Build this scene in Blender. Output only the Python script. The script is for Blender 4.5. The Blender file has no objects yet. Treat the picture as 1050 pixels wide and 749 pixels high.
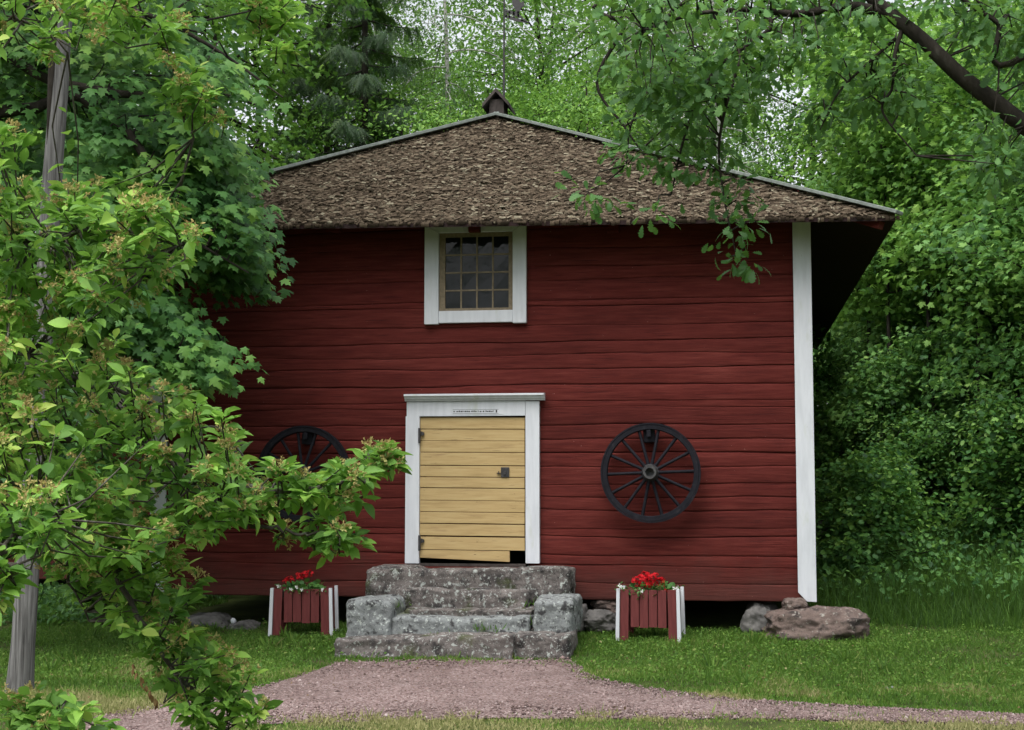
import bpy, bmesh, math, random
import numpy as np
from mathutils import Vector, noise

random.seed(7)
RNG = np.random.default_rng(7)
scene = bpy.context.scene
COL = scene.collection

# ------------------------------------------------------------------ camera
FPX = 1500.0                                   # focal length in pixels of a 1050 wide frame
TH = math.atan(120.5 / FPX)                    # pitch up
PS = math.atan(231 * math.cos(TH) / FPX)       # yaw to the left of the facade's normal
CAM = np.array([0.0, -15.0, 1.6])
cR = np.array([math.cos(PS), math.sin(PS), 0.0])
cF = np.array([-math.sin(PS) * math.cos(TH), math.cos(PS) * math.cos(TH), math.sin(TH)])
cU = np.cross(cR, cF)

def at(px, py, Y):
    """World point on the plane y=Y that the photograph shows at pixel (px, py)."""
    d = cF * FPX + cR * (px - 525) + cU * (374.5 - py)
    return CAM + d * (Y - CAM[1]) / d[1]

def at_ground(px, py, z=0.0):
    d = cF * FPX + cR * (px - 525) + cU * (374.5 - py)
    return CAM + d * (z - CAM[2]) / d[2]

cam_data = bpy.data.cameras.new('camera')
cam_data.sensor_width = 36.0
cam_data.lens = 36.0 * FPX / 1050.0
cam_data.clip_end = 500
cam = bpy.data.objects.new('camera', cam_data)
COL.objects.link(cam)
cam.location = CAM
cam.rotation_euler = (math.pi / 2 + TH, 0, PS)
scene.camera = cam

# ------------------------------------------------------------------ materials
def new_mat(name):
    m = bpy.data.materials.new(name)
    m.use_nodes = True
    nt = m.node_tree
    return m, nt, nt.nodes['Principled BSDF']

def N(nt, kind, **kw):
    n = nt.nodes.new(kind)
    for k, v in kw.items():
        setattr(n, k, v)
    return n

def ramp(nt, fac, stops, interp='LINEAR'):
    r = N(nt, 'ShaderNodeValToRGB')
    r.color_ramp.interpolation = interp
    els = r.color_ramp.elements
    while len(els) < len(stops):
        els.new(0.5)
    for e, (p, c) in zip(els, stops):
        e.position = p
        e.color = (*c, 1)
    nt.links.new(fac, r.inputs['Fac'])
    return r.outputs['Color']

def tex_noise(nt, scale, detail=6, rough=0.6, stretch=None):
    co = N(nt, 'ShaderNodeTexCoord')
    src = co.outputs['Object']
    if stretch:
        mp = N(nt, 'ShaderNodeMapping')
        mp.inputs['Scale'].default_value = stretch
        nt.links.new(src, mp.inputs['Vector'])
        src = mp.outputs['Vector']
    n = N(nt, 'ShaderNodeTexNoise')
    n.inputs['Scale'].default_value = scale
    n.inputs['Detail'].default_value = detail
    n.inputs['Roughness'].default_value = rough
    nt.links.new(src, n.inputs['Vector'])
    return n.outputs['Fac']

def mixc(nt, fac, a, b, mode='MIX'):
    m = N(nt, 'ShaderNodeMix', data_type='RGBA', blend_type=mode)
    if isinstance(fac, (int, float)):
        m.inputs[0].default_value = fac
    else:
        nt.links.new(fac, m.inputs[0])
    for sock, v in ((m.inputs[6], a), (m.inputs[7], b)):
        if isinstance(v, tuple):
            sock.default_value = (*v, 1)
        else:
            nt.links.new(v, sock)
    return m.outputs[2]

def bump(nt, bsdf, height, strength=0.4, dist=0.02):
    b = N(nt, 'ShaderNodeBump')
    b.inputs['Strength'].default_value = strength
    b.inputs['Distance'].default_value = dist
    nt.links.new(height, b.inputs['Height'])
    nt.links.new(b.outputs['Normal'], bsdf.inputs['Normal'])

def noisy(name, stops, scale, stretch=None, rough=0.85, bstr=0.4, bdist=0.02, spec=0.3, detail=7, fleck=None, metal=0):
    """Noise-coloured material; fleck = (scale, lo, hi, colour) adds patches (lichen, paint loss, dirt)."""
    m, nt, b = new_mat(name)
    f = tex_noise(nt, scale, detail, 0.62, stretch)
    c = ramp(nt, f, stops)
    for (sc, lo, hi, col, st) in (fleck or []):
        ff = tex_noise(nt, sc, 5, 0.6, st)
        k = ramp(nt, ff, [(lo, (0, 0, 0)), (hi, (1, 1, 1))])
        c = mixc(nt, k, c, col)
    nt.links.new(c, b.inputs['Base Color'])
    b.inputs['Roughness'].default_value = rough
    b.inputs['Specular IOR Level'].default_value = spec
    b.inputs['Metallic'].default_value = metal
    bump(nt, b, f, bstr, bdist)
    return m

def leaf_mat(name, stops, trans=0.35, rough=0.42, spec=0.35, tcol=(0.21, 0.40, 0.05)):
    m, nt, b = new_mat(name)
    a = N(nt, 'ShaderNodeAttribute', attribute_name='tint')
    c = ramp(nt, a.outputs['Fac'], stops)
    nt.links.new(c, b.inputs['Base Color'])
    b.inputs['Roughness'].default_value = rough
    b.inputs['Specular IOR Level'].default_value = spec
    t = N(nt, 'ShaderNodeBsdfTranslucent')
    nt.links.new(mixc(nt, 0.5, c, tcol), t.inputs['Color'])
    mx = N(nt, 'ShaderNodeMixShader')
    mx.inputs[0].default_value = trans
    nt.links.new(b.outputs[0], mx.inputs[1])
    nt.links.new(t.outputs[0], mx.inputs[2])
    nt.links.new(mx.outputs[0], nt.nodes['Material Output'].inputs['Surface'])
    return m

def tint_mat(name, stops, rough=0.9, spec=0.2, nscale=30, namt=0.5, stretch=None, bstr=0.5):
    """Per-piece colour (attribute tint) broken up with noise."""
    m, nt, b = new_mat(name)
    a = N(nt, 'ShaderNodeAttribute', attribute_name='tint')
    f = tex_noise(nt, nscale, 5, 0.65, stretch)
    ad = N(nt, 'ShaderNodeMath', operation='MULTIPLY_ADD')
    nt.links.new(f, ad.inputs[0])
    ad.inputs[1].default_value = namt
    sub = N(nt, 'ShaderNodeMath', operation='SUBTRACT')
    nt.links.new(a.outputs['Fac'], sub.inputs[0])
    sub.inputs[1].default_value = namt * 0.5
    nt.links.new(sub.outputs[0], ad.inputs[2])
    c = ramp(nt, ad.outputs[0], stops)
    nt.links.new(c, b.inputs['Base Color'])
    b.inputs['Roughness'].default_value = rough
    b.inputs['Specular IOR Level'].default_value = spec
    bump(nt, b, f, bstr, 0.01)
    return m

def falu(name):
    """Falu red paint on hand-hewn logs: streaked along the grain, with dark checks and a few pale specks."""
    m, nt, b = new_mat(name)
    a = N(nt, 'ShaderNodeAttribute', attribute_name='tint')
    f1 = tex_noise(nt, 3.0, 8, 0.65, (0.7, 1, 9))
    f2 = tex_noise(nt, 5.0, 7, 0.62, (0.35, 1, 26))
    c = ramp(nt, f1, [(0.28, (0.066, 0.0115, 0.0098)), (0.5, (0.108, 0.0190, 0.0155)), (0.75, (0.154, 0.034, 0.027))])
    c2 = ramp(nt, a.outputs['Fac'], [(0, (0.88, 0.88, 0.88)), (1, (1.08, 1.07, 1.07))])
    c = mixc(nt, 1.0, c, c2, 'MULTIPLY')
    fb = tex_noise(nt, 0.9, 5, 0.6, (0.5, 1, 1.4))
    c = mixc(nt, 1.0, c, ramp(nt, fb, [(0.36, (0.74, 0.76, 0.76)), (0.52, (0.98, 0.98, 0.98)), (0.66, (1.16, 1.28, 1.28))]), 'MULTIPLY')
    k = ramp(nt, f2, [(0.365, (1, 1, 1)), (0.405, (0, 0, 0))])
    c = mixc(nt, k, c, (0.035, 0.008, 0.008))
    f3 = tex_noise(nt, 55.0, 2, 0.5, (0.6, 1, 1))
    # rain splash and dust along the foot of the wall
    co = N(nt, 'ShaderNodeTexCoord')
    sx = N(nt, 'ShaderNodeSeparateXYZ')
    nt.links.new(co.outputs['Object'], sx.inputs[0])
    fd = tex_noise(nt, 2.2, 6, 0.65)
    ms = N(nt, 'ShaderNodeMath', operation='MULTIPLY_ADD')
    nt.links.new(fd, ms.inputs[0])
    ms.inputs[1].default_value = -0.9
    nt.links.new(sx.outputs['Z'], ms.inputs[2])
    c = mixc(nt, ramp(nt, ms.outputs[0], [(0.0, (.55, .55, .55)), (0.42, (0, 0, 0))]), c, (0.085, 0.038, 0.032))
    k3 = ramp(nt, f3, [(0.765, (0, 0, 0)), (0.79, (1, 1, 1))])
    c = mixc(nt, k3, c, (0.33, 0.2, 0.18))
    nt.links.new(c, b.inputs['Base Color'])
    b.inputs['Roughness'].default_value = 0.9
    b.inputs['Specular IOR Level'].default_value = 0.15
    h = N(nt, 'ShaderNodeMath', operation='ADD')
    nt.links.new(f1, h.inputs[0])
    nt.links.new(f2, h.inputs[1])
    bump(nt, b, h.outputs[0], 0.55, 0.012)
    return m

M = {}
M['falu'] = falu('falu_red_log')
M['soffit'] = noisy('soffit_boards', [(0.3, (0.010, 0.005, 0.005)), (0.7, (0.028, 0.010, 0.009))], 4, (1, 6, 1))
M['white'] = noisy('white_paint', [(0.3, (0.54, 0.56, 0.60)), (0.55, (0.62, 0.64, 0.685)), (0.8, (0.68, 0.695, 0.73))], 3, (5, 5, 0.7), 0.6, 0.15, 0.005,
                   fleck=[(2.2, 0.60, 0.78, (0.50, 0.53, 0.48), (3, 3, 0.8)), (24, 0.70, 0.76, (0.36, 0.35, 0.33), (2, 2, 0.5))])
M['cream'] = noisy('muntin_paint', [(0.3, (0.16, 0.125, 0.08)), (0.7, (0.27, 0.215, 0.145))], 30, None, 0.7)
M['door'] = noisy('ochre_door_paint', [(0.28, (0.36, 0.25, 0.112)), (0.5, (0.455, 0.325, 0.150)), (0.75, (0.51, 0.385, 0.19))], 3.5, (0.8, 1, 9), 0.75, 0.35, 0.006,
                  fleck=[(20, 0.68, 0.72, (0.10, 0.06, 0.03), (0.5, 1, 1.6)), (4, 0.60, 0.75, (0.33, 0.22, 0.11), (0.6, 1, 6)), (9, 0.66, 0.70, (0.12, 0.075, 0.04), (0.35, 1, 12))])
M['iron'] = noisy('black_iron', [(0.3, (0.012, 0.012, 0.014)), (0.7, (0.045, 0.04, 0.04))], 40, None, 0.6, 0.3, 0.003, 0.5)
M['wheel'] = noisy('tarred_wheel_wood', [(0.3, (0.006, 0.006, 0.009)), (0.6, (0.012, 0.012, 0.017)), (0.8, (0.036, 0.034, 0.036))], 18, None, 0.75, 0.4, 0.006, 0.15)
M['hub'] = noisy('worn_hub', [(0.3, (0.012, 0.012, 0.015)), (0.7, (0.055, 0.053, 0.053))], 20, None, 0.5, 0.4, 0.004, 0.5)
M['void'] = noisy('dark_interior', [(0.3, (0.008, 0.007, 0.007)), (0.7, (0.015, 0.012, 0.011))], 3)
M['hip'] = noisy('weathered_hip_board', [(0.3, (0.13, 0.15, 0.135)), (0.6, (0.21, 0.235, 0.22)), (0.8, (0.29, 0.31, 0.30))], 3, (8, 2, 8), 0.85, 0.4, 0.006)
M['dark_wood'] = noisy('dark_weathered_wood', [(0.3, (0.03, 0.024, 0.022)), (0.7, (0.085, 0.07, 0.064))], 10, (1, 1, 0.3))
M['shingle'] = tint_mat('old_shingles', [(0.0, (0.024, 0.018, 0.012)), (0.3, (0.060, 0.045, 0.031)), (0.62, (0.106, 0.080, 0.056)), (0.85, (0.150, 0.122, 0.085)), (1.0, (0.215, 0.195, 0.14))], 0.95, 0.1, 40, 0.7)
M['granite'] = noisy('lichen_granite', [(0.25, (0.055, 0.049, 0.046)), (0.5, (0.125, 0.110, 0.104)), (0.75, (0.205, 0.182, 0.172))], 9, None, 0.95, 0.8, 0.03, 0.15,
                     fleck=[(7.0, 0.50, 0.62, (0.040, 0.037, 0.037), None), (26, 0.56, 0.64, (0.33, 0.35, 0.33), None), (60, 0.62, 0.68, (0.40, 0.40, 0.38), None), (3.5, 0.58, 0.75, (0.075, 0.085, 0.035), None), (45, 0.60, 0.68, (0.03, 0.028, 0.028), None)])
M['granite_pale'] = noisy('pale_lichen_granite', [(0.25, (0.10, 0.103, 0.106)), (0.5, (0.20, 0.214, 0.214)), (0.75, (0.31, 0.335, 0.325))], 9, None, 0.95, 0.8, 0.03, 0.15,
                     fleck=[(9.0, 0.52, 0.62, (0.05, 0.05, 0.052), None), (28, 0.57, 0.65, (0.40, 0.43, 0.41), None), (55, 0.61, 0.67, (0.035, 0.034, 0.034), None), (3.5, 0.58, 0.75, (0.085, 0.10, 0.045), None)])
M['boulder'] = noisy('pinkish_boulder', [(0.25, (0.06, 0.046, 0.041)), (0.5, (0.15, 0.112, 0.098)), (0.75, (0.24, 0.188, 0.165))], 6, None, 0.95, 0.8, 0.04, 0.15,
                     fleck=[(6, 0.52, 0.62, (0.055, 0.045, 0.042), None), (22, 0.60, 0.68, (0.30, 0.28, 0.25), None), (48, 0.60, 0.67, (0.035, 0.03, 0.028), None)])
M['stone_dark'] = noisy('grey_fieldstone', [(0.25, (0.06, 0.058, 0.056)), (0.5, (0.13, 0.125, 0.12)), (0.75, (0.20, 0.19, 0.18))], 6, None, 0.95, 0.7, 0.03, 0.15)
M['planter_red'] = noisy('planter_red_paint', [(0.3, (0.10, 0.022, 0.022)), (0.6, (0.15, 0.035, 0.034)), (0.8, (0.19, 0.055, 0.05))], 5, (9, 9, 0.8), 0.85, 0.4, 0.006)
M['soil'] = noisy('potting_soil', [(0.3, (0.012, 0.009, 0.007)), (0.7, (0.035, 0.025, 0.018))], 30)
M['gravel'] = None
M['pebble'] = tint_mat('gravel_pebbles', [(0, (0.05, 0.034, 0.032)), (0.35, (0.165, 0.115, 0.108)), (0.7, (0.26, 0.19, 0.18)), (1, (0.40, 0.34, 0.33))], 0.9, 0.2, 60, 0.2)
M['bark'] = noisy('dark_bark', [(0.3, (0.014, 0.012, 0.010)), (0.6, (0.04, 0.034, 0.028)), (0.8, (0.085, 0.08, 0.07))], 9, (1, 1, 0.35), 0.95, 1.0, 0.03, 0.15)
M['bark_apple'] = noisy('lichen_twig_bark', [(0.3, (0.03, 0.024, 0.02)), (0.55, (0.075, 0.066, 0.055)), (0.75, (0.19, 0.20, 0.165))], 22, None, 0.9, 0.7, 0.01, 0.15)
M['bark_birch'] = noisy('birch_bark', [(0.36, (0.04, 0.04, 0.04)), (0.44, (0.36, 0.35, 0.33)), (0.8, (0.58, 0.57, 0.54))], 5, (1, 1, 5), 0.8, 0.4, 0.01)
M['pole'] = noisy('grey_weathered_pole', [(0.3, (0.045, 0.043, 0.042)), (0.5, (0.125, 0.122, 0.12)), (0.72, (0.235, 0.23, 0.226))], 6, (9, 9, 0.3), 0.9, 0.7, 0.01, 0.15,
                  fleck=[(6, 0.62, 0.68, (0.05, 0.045, 0.04), (7, 7, 0.25))])
GREEN = dict(
    apple=[(0, (0.065, 0.155, 0.036)), (0.35, (0.145, 0.300, 0.060)), (0.7, (0.25, 0.47, 0.085)), (0.93, (0.38, 0.60, 0.11)), (1, (0.45, 0.58, 0.13))],
    maple=[(0, (0.024, 0.078, 0.023)), (0.4, (0.064, 0.172, 0.044)), (0.75, (0.120, 0.275, 0.062)), (1, (0.21, 0.38, 0.08))],
    oak=[(0, (0.032, 0.090, 0.026)), (0.45, (0.072, 0.178, 0.048)), (0.8, (0.125, 0.270, 0.066)), (1, (0.20, 0.36, 0.085))],
    thicket=[(0, (0.034, 0.100, 0.032)), (0.35, (0.100, 0.235, 0.066)), (0.7, (0.185, 0.375, 0.098)), (1, (0.32, 0.52, 0.135))],
    lime=[(0, (0.070, 0.170, 0.036)), (0.5, (0.155, 0.325, 0.064)), (1, (0.30, 0.50, 0.10))],
    birch=[(0, (0.065, 0.135, 0.050)), (0.5, (0.130, 0.240, 0.083)), (1, (0.22, 0.34, 0.13))],
    spruce=[(0, (0.018, 0.042, 0.021)), (0.6, (0.042, 0.084, 0.036)), (1, (0.09, 0.14, 0.05))],
    grass=[(0, (0.036, 0.080, 0.018)), (0.4, (0.080, 0.170, 0.030)), (0.7, (0.140, 0.255, 0.044)), (0.88, (0.235, 0.275, 0.085)), (1, (0.34, 0.315, 0.15))],
)
for k, v in GREEN.items():
    M[k] = leaf_mat(k + '_leaf', v, 0.42 if k in ('apple', 'lime', 'thicket', 'birch') else 0.36, 0.5, 0.15 if k == 'grass' else 0.25)
M['withered'] = leaf_mat('withered_blossom', [(0, (0.36, 0.26, 0.11)), (0.6, (0.52, 0.45, 0.19)), (1, (0.50, 0.54, 0.20))], 0.25, 0.8, 0.1, (0.45, 0.34, 0.12))
M['dead_leaf'] = leaf_mat('dead_leaf', [(0, (0.20, 0.10, 0.05)), (1, (0.42, 0.26, 0.13))], 0.25, 0.8, 0.1, (0.3, 0.18, 0.08))
M['litter'] = leaf_mat('litter_leaf', [(0, (0.05, 0.032, 0.02)), (1, (0.24, 0.16, 0.08))], 0.1, 0.8, 0.1, (0.2, 0.12, 0.06))
M['red_petal'] = leaf_mat('red_petal', [(0, (0.42, 0.006, 0.012)), (1, (0.68, 0.016, 0.026))], 0.25, 0.6, 0.2, (0.6, 0.02, 0.02))
M['white_petal'] = leaf_mat('white_petal', [(0, (0.66, 0.66, 0.63)), (1, (0.80, 0.80, 0.78))], 0.2, 0.6, 0.2, (0.7, 0.7, 0.65))

def make_gravel():
    m, nt, b = new_mat('reddish_gravel')
    co = N(nt, 'ShaderNodeTexCoord')
    v = N(nt, 'ShaderNodeTexVoronoi')
    v.inputs['Scale'].default_value = 75
    nt.links.new(co.outputs['Object'], v.inputs['Vector'])
    sep = N(nt, 'ShaderNodeSeparateColor')
    nt.links.new(v.outputs['Color'], sep.inputs[0])
    c = ramp(nt, sep.outputs[0], [(0, (0.085, 0.058, 0.055)), (0.4, (0.185, 0.130, 0.123)), (0.75, (0.25, 0.182, 0.172)), (1, (0.36, 0.30, 0.29))])
    big = tex_noise(nt, 1.3, 5, 0.6)
    k = ramp(nt, big, [(0.35, (0.72, 0.70, 0.69)), (0.65, (1.06, 1.06, 1.06))])
    c = mixc(nt, 1.0, c, k, 'MULTIPLY')
    nt.links.new(c, b.inputs['Base Color'])
    b.inputs['Roughness'].default_value = 0.92
    b.inputs['Specular IOR Level'].default_value = 0.2
    bump(nt, b, v.outputs['Distance'], 0.8, 0.01)
    return m
M['gravel'] = make_gravel()
M['earth'] = noisy('mossy_earth', [(0.3, (0.030, 0.034, 0.014)), (0.5, (0.055, 0.075, 0.020)), (0.75, (0.085, 0.105, 0.030))], 2.5, None, 0.95, 0.6, 0.03, 0.1,
                   fleck=[(1.1, 0.58, 0.72, (0.075, 0.06, 0.035), None)])

def make_glass():
    m, nt, b = new_mat('old_window_glass')
    b.inputs['Base Color'].default_value = (0.012, 0.014, 0.016, 1)
    b.inputs['Roughness'].default_value = 0.04
    b.inputs['Specular IOR Level'].default_value = 0.22
    bump(nt, b, tex_noise(nt, 9, 2, 0.5), 0.10, 0.01)
    return m
M['glass'] = make_glass()

# ------------------------------------------------------------------ object helpers
def tag(o, label=None, cat=None, group=None, kind=None):
    for k, v in (('label', label), ('category', cat), ('group', group), ('kind', kind)):
        if v:
            o[k] = v
    return o

def empty(name, loc, label, cat, group=None):
    o = bpy.data.objects.new(name, None)
    o.empty_display_size = 0.2
    COL.objects.link(o)
    o.location = loc
    return tag(o, label, cat, group)

def link(name, me, mat, parent=None, local=False):
    """Link mesh ME (in world coordinates unless local) as one object, a child of parent if given."""
    o = bpy.data.objects.new(name, me)
    COL.objects.link(o)
    if mat is not None and len(me.materials) == 0:
        me.materials.append(mat)
    if parent is not None:
        o.parent = parent
        if not local:
            off = Vector((0, 0, 0))
            p = parent
            while p is not None:
                off -= p.location
                p = p.parent
            o.location = off
    return o

def mesh_np(name, verts, tris, tint=None, smooth=True):
    me = bpy.data.meshes.new(name)
    nv, nf = len(verts), len(tris)
    me.vertices.add(nv)
    me.vertices.foreach_set('co', np.asarray(verts, np.float32).ravel())
    k = tris.shape[1]
    me.loops.add(nf * k)
    me.loops.foreach_set('vertex_index', np.asarray(tris, np.int32).ravel())
    me.polygons.add(nf)
    me.polygons.foreach_set('loop_start', np.arange(nf, dtype=np.int32) * k)
    me.polygons.foreach_set('loop_total', np.full(nf, k, np.int32))
    if smooth:
        me.polygons.foreach_set('use_smooth', np.ones(nf, bool))
    if tint is not None:
        a = me.attributes.new('tint', 'FLOAT', 'POINT')
        a.data.foreach_set('value', np.asarray(tint, np.float32))
    me.update(calc_edges=True)
    return me

def mesh_bm(name, bm, smooth=False):
    bmesh.ops.recalc_face_normals(bm, faces=bm.faces)
    me = bpy.data.meshes.new(name)
    for f in bm.faces:
        f.smooth = smooth
    bm.to_mesh(me)
    bm.free()
    return me

def unit(a):
    return a / np.maximum(np.linalg.norm(a, axis=-1, keepdims=True), 1e-9)

def nz(x, y=0.0, z=0.0):
    return noise.noise(Vector((x, y, z)))

def bm_box(bm, x0, x1, y0, y1, z0, z1, bevel=0.0):
    vs = [bm.verts.new((x, y, z)) for x in (x0, x1) for y in (y0, y1) for z in (z0, z1)]
    fs = []
    for idx in ((0, 1, 3, 2), (4, 6, 7, 5), (0, 4, 5, 1), (2, 3, 7, 6), (0, 2, 6, 4), (1, 5, 7, 3)):
        fs.append(bm.faces.new([vs[i] for i in idx]))
    if bevel:
        es = list({e for f in fs for e in f.edges})
        bmesh.ops.bevel(bm, geom=es, offset=bevel, segments=2, affect='EDGES', profile=0.7)

def bm_prism(bm, pts, d):
    """Extrude polygon pts (list of 3-vectors) by vector d."""
    a = [bm.verts.new(p) for p in pts]
    b = [bm.verts.new(Vector(p) + Vector(d)) for p in pts]
    bm.faces.new(a)
    bm.faces.new(b[::-1])
    n = len(a)
    for i in range(n):
        bm.faces.new((a[i], b[i], b[(i + 1) % n], a[(i + 1) % n]))

def box_part(name, mat, parent, x0, x1, y0, y1, z0, z1, bevel=0.004):
    bm = bmesh.new()
    bm_box(bm, x0, x1, y0, y1, z0, z1, bevel)
    return link(name, mesh_bm(name, bm), mat, parent)

# ------------------------------------------------------------------ leaves and twigs
def leaf_template(kind):
    if kind == 'ovate':
        ys = [0.0, 0.14, 0.38, 0.62, 0.84, 1.0]
        ws = [0.0, 0.13, 0.245, 0.225, 0.105, 0.0]
        mid = [(0, y, -0.22 * y * y) for y in ys]
        lf = [(-w, y + .03, -0.22 * y * y + 0.42 * w) for y, w in zip(ys[1:-1], ws[1:-1])]
        rt = [(w, y + .03, -0.22 * y * y + 0.42 * w) for y, w in zip(ys[1:-1], ws[1:-1])]
        v = mid + lf + rt
        L, Rr = 6, 10
        t = [(0, 1, L), (0, Rr, 1), (4, 5, L + 3), (4, Rr + 3, 5)]
        for i in range(3):
            t += [(1 + i, 2 + i, L + i + 1), (1 + i, L + i + 1, L + i), (1 + i, Rr + i + 1, 2 + i), (1 + i, Rr + i, Rr + i + 1)]
        # the stalk
        v += [(-0.012, -0.35, 0.03), (0.012, -0.35, 0.03), (0.012, 0.02, 0), (-0.012, 0.02, 0)]
        t += [(14, 15, 16), (14, 16, 17)]
    elif kind == 'palmate':
        h = [(0.12, -0.04), (0.42, -0.06), (0.30, 0.10), (0.46, 0.22), (0.64, 0.50), (0.40, 0.42), (0.24, 0.44), (0.30, 0.68), (0.13, 0.74)]
        out = [(0, 0)] + h + [(0, 1.0)] + [(-x, y) for x, y in h[::-1]]
        v = [(0, 0.28, 0.04)] + [(x, y, -0.22 * (x * x + (y - .28) ** 2)) for x, y in out]
        n = len(out)
        t = [(0, 1 + i, 1 + (i + 1) % n) for i in range(n)]
    elif kind == 'lobed':
        h = [(0.03, 0.0), (0.05, 0.12), (0.15, 0.24), (0.09, 0.31), (0.22, 0.44), (0.13, 0.52), (0.28, 0.66), (0.17, 0.74), (0.22, 0.86), (0.06, 1.0)]
        v = [(-w, y, 0.3 * w - .15 * y * y) for w, y in h] + [(w, y, 0.3 * w - .15 * y * y) for w, y in h]
        n = len(h)
        t = []
        for i in range(n - 1):
            t += [(i, n + i, n + i + 1), (i, n + i + 1, i + 1)]
    elif kind == 'hex':
        v = [(0, 0, 0), (0.27, 0.3, 0.09), (0.24, 0.68, 0.05), (0, 1, -0.08), (-0.24, 0.68, 0.05), (-0.27, 0.3, 0.09)]
        t = [(0, 1, 2), (0, 2, 3), (0, 3, 4), (0, 4, 5)]
    elif kind == 'spray':       # a needle-clad twig, feathered outline
        v = [(0, 0, 0)]
        t = []
        for i in range(7):
            y = 0.04 + 0.13 * i
            w = 0.15 * (1 - 0.75 * i / 7)
            b = len(v)
            v += [(0, y, 0), (0, y + 0.045, 0), (-w, y + 0.17, -0.03), (w, y + 0.17, -0.03)]
            t += [(b, b + 1, b + 2), (b, b + 3, b + 1)]
        v += [(-0.012, 0, 0), (0.012, 0, 0), (0, 1.05, 0)]
        b = len(v)
        t += [(b - 3, b - 2, b - 1)]
    elif kind == 'blade':
        v = [(-0.06, 0, 0), (0.06, 0, 0), (0.045, 0.55, -0.05), (-0.045, 0.55, -0.05), (0, 1, -0.22)]
        t = [(0, 1, 2), (0, 2, 3), (3, 2, 4)]
    elif kind == 'round':
        v = [(0, 0.5, -0.06)] + [(0.5 * math.sin(a) * (1 - .25 * (i == 0)), 0.5 - 0.5 * math.cos(a) + (.2 if i == 0 else 0), 0.05 * (i % 2)) for i, a in enumerate(np.linspace(0, 2 * math.pi, 10)[:-1])]
        t = [(0, 1 + i, 1 + (i + 1) % 9) for i in range(9)]
    return np.array(v, float), np.array(t, int)
TPL = {k: leaf_template(k) for k in ('ovate', 'palmate', 'lobed', 'hex', 'spray', 'blade', 'round')}

def scatter(name, kind, pos, axis, nrm, size, tint, wide=None):
    curl = RNG.uniform(0.1, 1.7, len(pos))[:, None, None] if kind in ('ovate', 'palmate', 'lobed') else 1.0
    v, t = TPL[kind]
    a = unit(np.asarray(axis, float))
    n = np.asarray(nrm, float)
    n = unit(n - (n * a).sum(1, keepdims=True) * a + 1e-6)
    b = np.cross(a, n)
    s = np.asarray(size, float)[:, None, None]
    w = 1.0 if wide is None else np.asarray(wide)[:, None, None]
    V = pos[:, None, :] + s * (w * v[None, :, 0:1] * b[:, None, :] + v[None, :, 1:2] * a[:, None, :] + curl * v[None, :, 2:3] * n[:, None, :])
    cnt, k = len(pos), len(v)
    T = t[None] + (np.arange(cnt) * k)[:, None, None]
    return mesh_np(name, V.reshape(-1, 3), T.reshape(-1, 3), np.repeat(np.clip(tint, 0, 1), k))

class Tubes:
    """Collects tapered tubes into one mesh."""
    def __init__(self):
        self.v, self.f, self.n = [], [], 0
    def add(self, pts, radii, sides=5):
        pts = np.asarray(pts, float)
        m = len(pts)
        d = np.gradient(pts, axis=0)
        d = unit(d)
        ref = np.array([0, 0, 1.0]) if abs(d[:, 2]).mean() < 0.8 else np.array([1.0, 0, 0])
        u = unit(np.cross(d, ref))
        w = np.cross(d, u)
        ang = np.arange(sides) * 2 * math.pi / sides
        r = np.broadcast_to(np.asarray(radii, float), (m,))[:, None, None]
        V = pts[:, None, :] + r * (np.cos(ang)[None, :, None] * u[:, None, :] + np.sin(ang)[None, :, None] * w[:, None, :])
        self.v.append(V.reshape(-1, 3))
        i = np.arange(m - 1)[:, None] * sides
        j = np.arange(sides)[None]
        jn = (j + 1) % sides
        q = np.stack([i + j, i + jn, i + sides + jn, i + sides + j], -1).reshape(-1, 4) + self.n
        self.f.append(q)
        self.n += m * sides
    def mesh(self, name):
        return mesh_np(name, np.concatenate(self.v), np.concatenate(self.f))

def smooth_path(pts, n):
    """Catmull-Rom through pts, n points."""
    p = np.asarray(pts, float)
    p = np.vstack([2 * p[0] - p[1], p, 2 * p[-1] - p[-2]])
    out = []
    m = len(p) - 3
    for s in np.linspace(0, m - 1e-6, n):
        i = int(s)
        t = s - i
        a, b, c, d = p[i:i + 4]
        out.append(0.5 * ((2 * b) + (c - a) * t + (2 * a - 5 * b + 4 * c - d) * t * t + (3 * b - a - 3 * c + d) * t ** 3))
    return np.array(out)

# ------------------------------------------------------------------ light
SUN_EL, SUN_AZ = math.radians(64), math.radians(200)      # azimuth from +Y clockwise
world = bpy.data.worlds.new('World')
scene.world = world
world.use_nodes = True
wn = world.node_tree
sky = wn.nodes.new('ShaderNodeTexSky')
sky.sky_type = 'NISHITA'
sky.sun_disc = False
sky.sun_elevation = SUN_EL
sky.sun_rotation = SUN_AZ
sky.dust_density = 3.0
hsv = wn.nodes.new('ShaderNodeHueSaturation')              # overcast: the blue is washed out of the sky
hsv.inputs['Saturation'].default_value = 0.22
hsv.inputs['Value'].default_value = 1.5                    # a bright even cloud layer
wn.links.new(sky.outputs[0], hsv.inputs['Color'])
bg = wn.nodes['Background']
bg.inputs['Strength'].default_value = 0.12
wn.links.new(hsv.outputs[0], bg.inputs['Color'])
sun_data = bpy.data.lights.new('sun', 'SUN')
sun_data.energy = 2.4
sun_data.angle = math.radians(60)
sun_data.color = (1.0, 0.97, 0.93)
sun = bpy.data.objects.new('sun', sun_data)
COL.objects.link(sun)
sdir = Vector((math.sin(SUN_AZ) * math.cos(SUN_EL), math.cos(SUN_AZ) * math.cos(SUN_EL), math.sin(SUN_EL)))
sun.rotation_euler = sdir.to_track_quat('Z', 'Y').to_euler()
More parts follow.
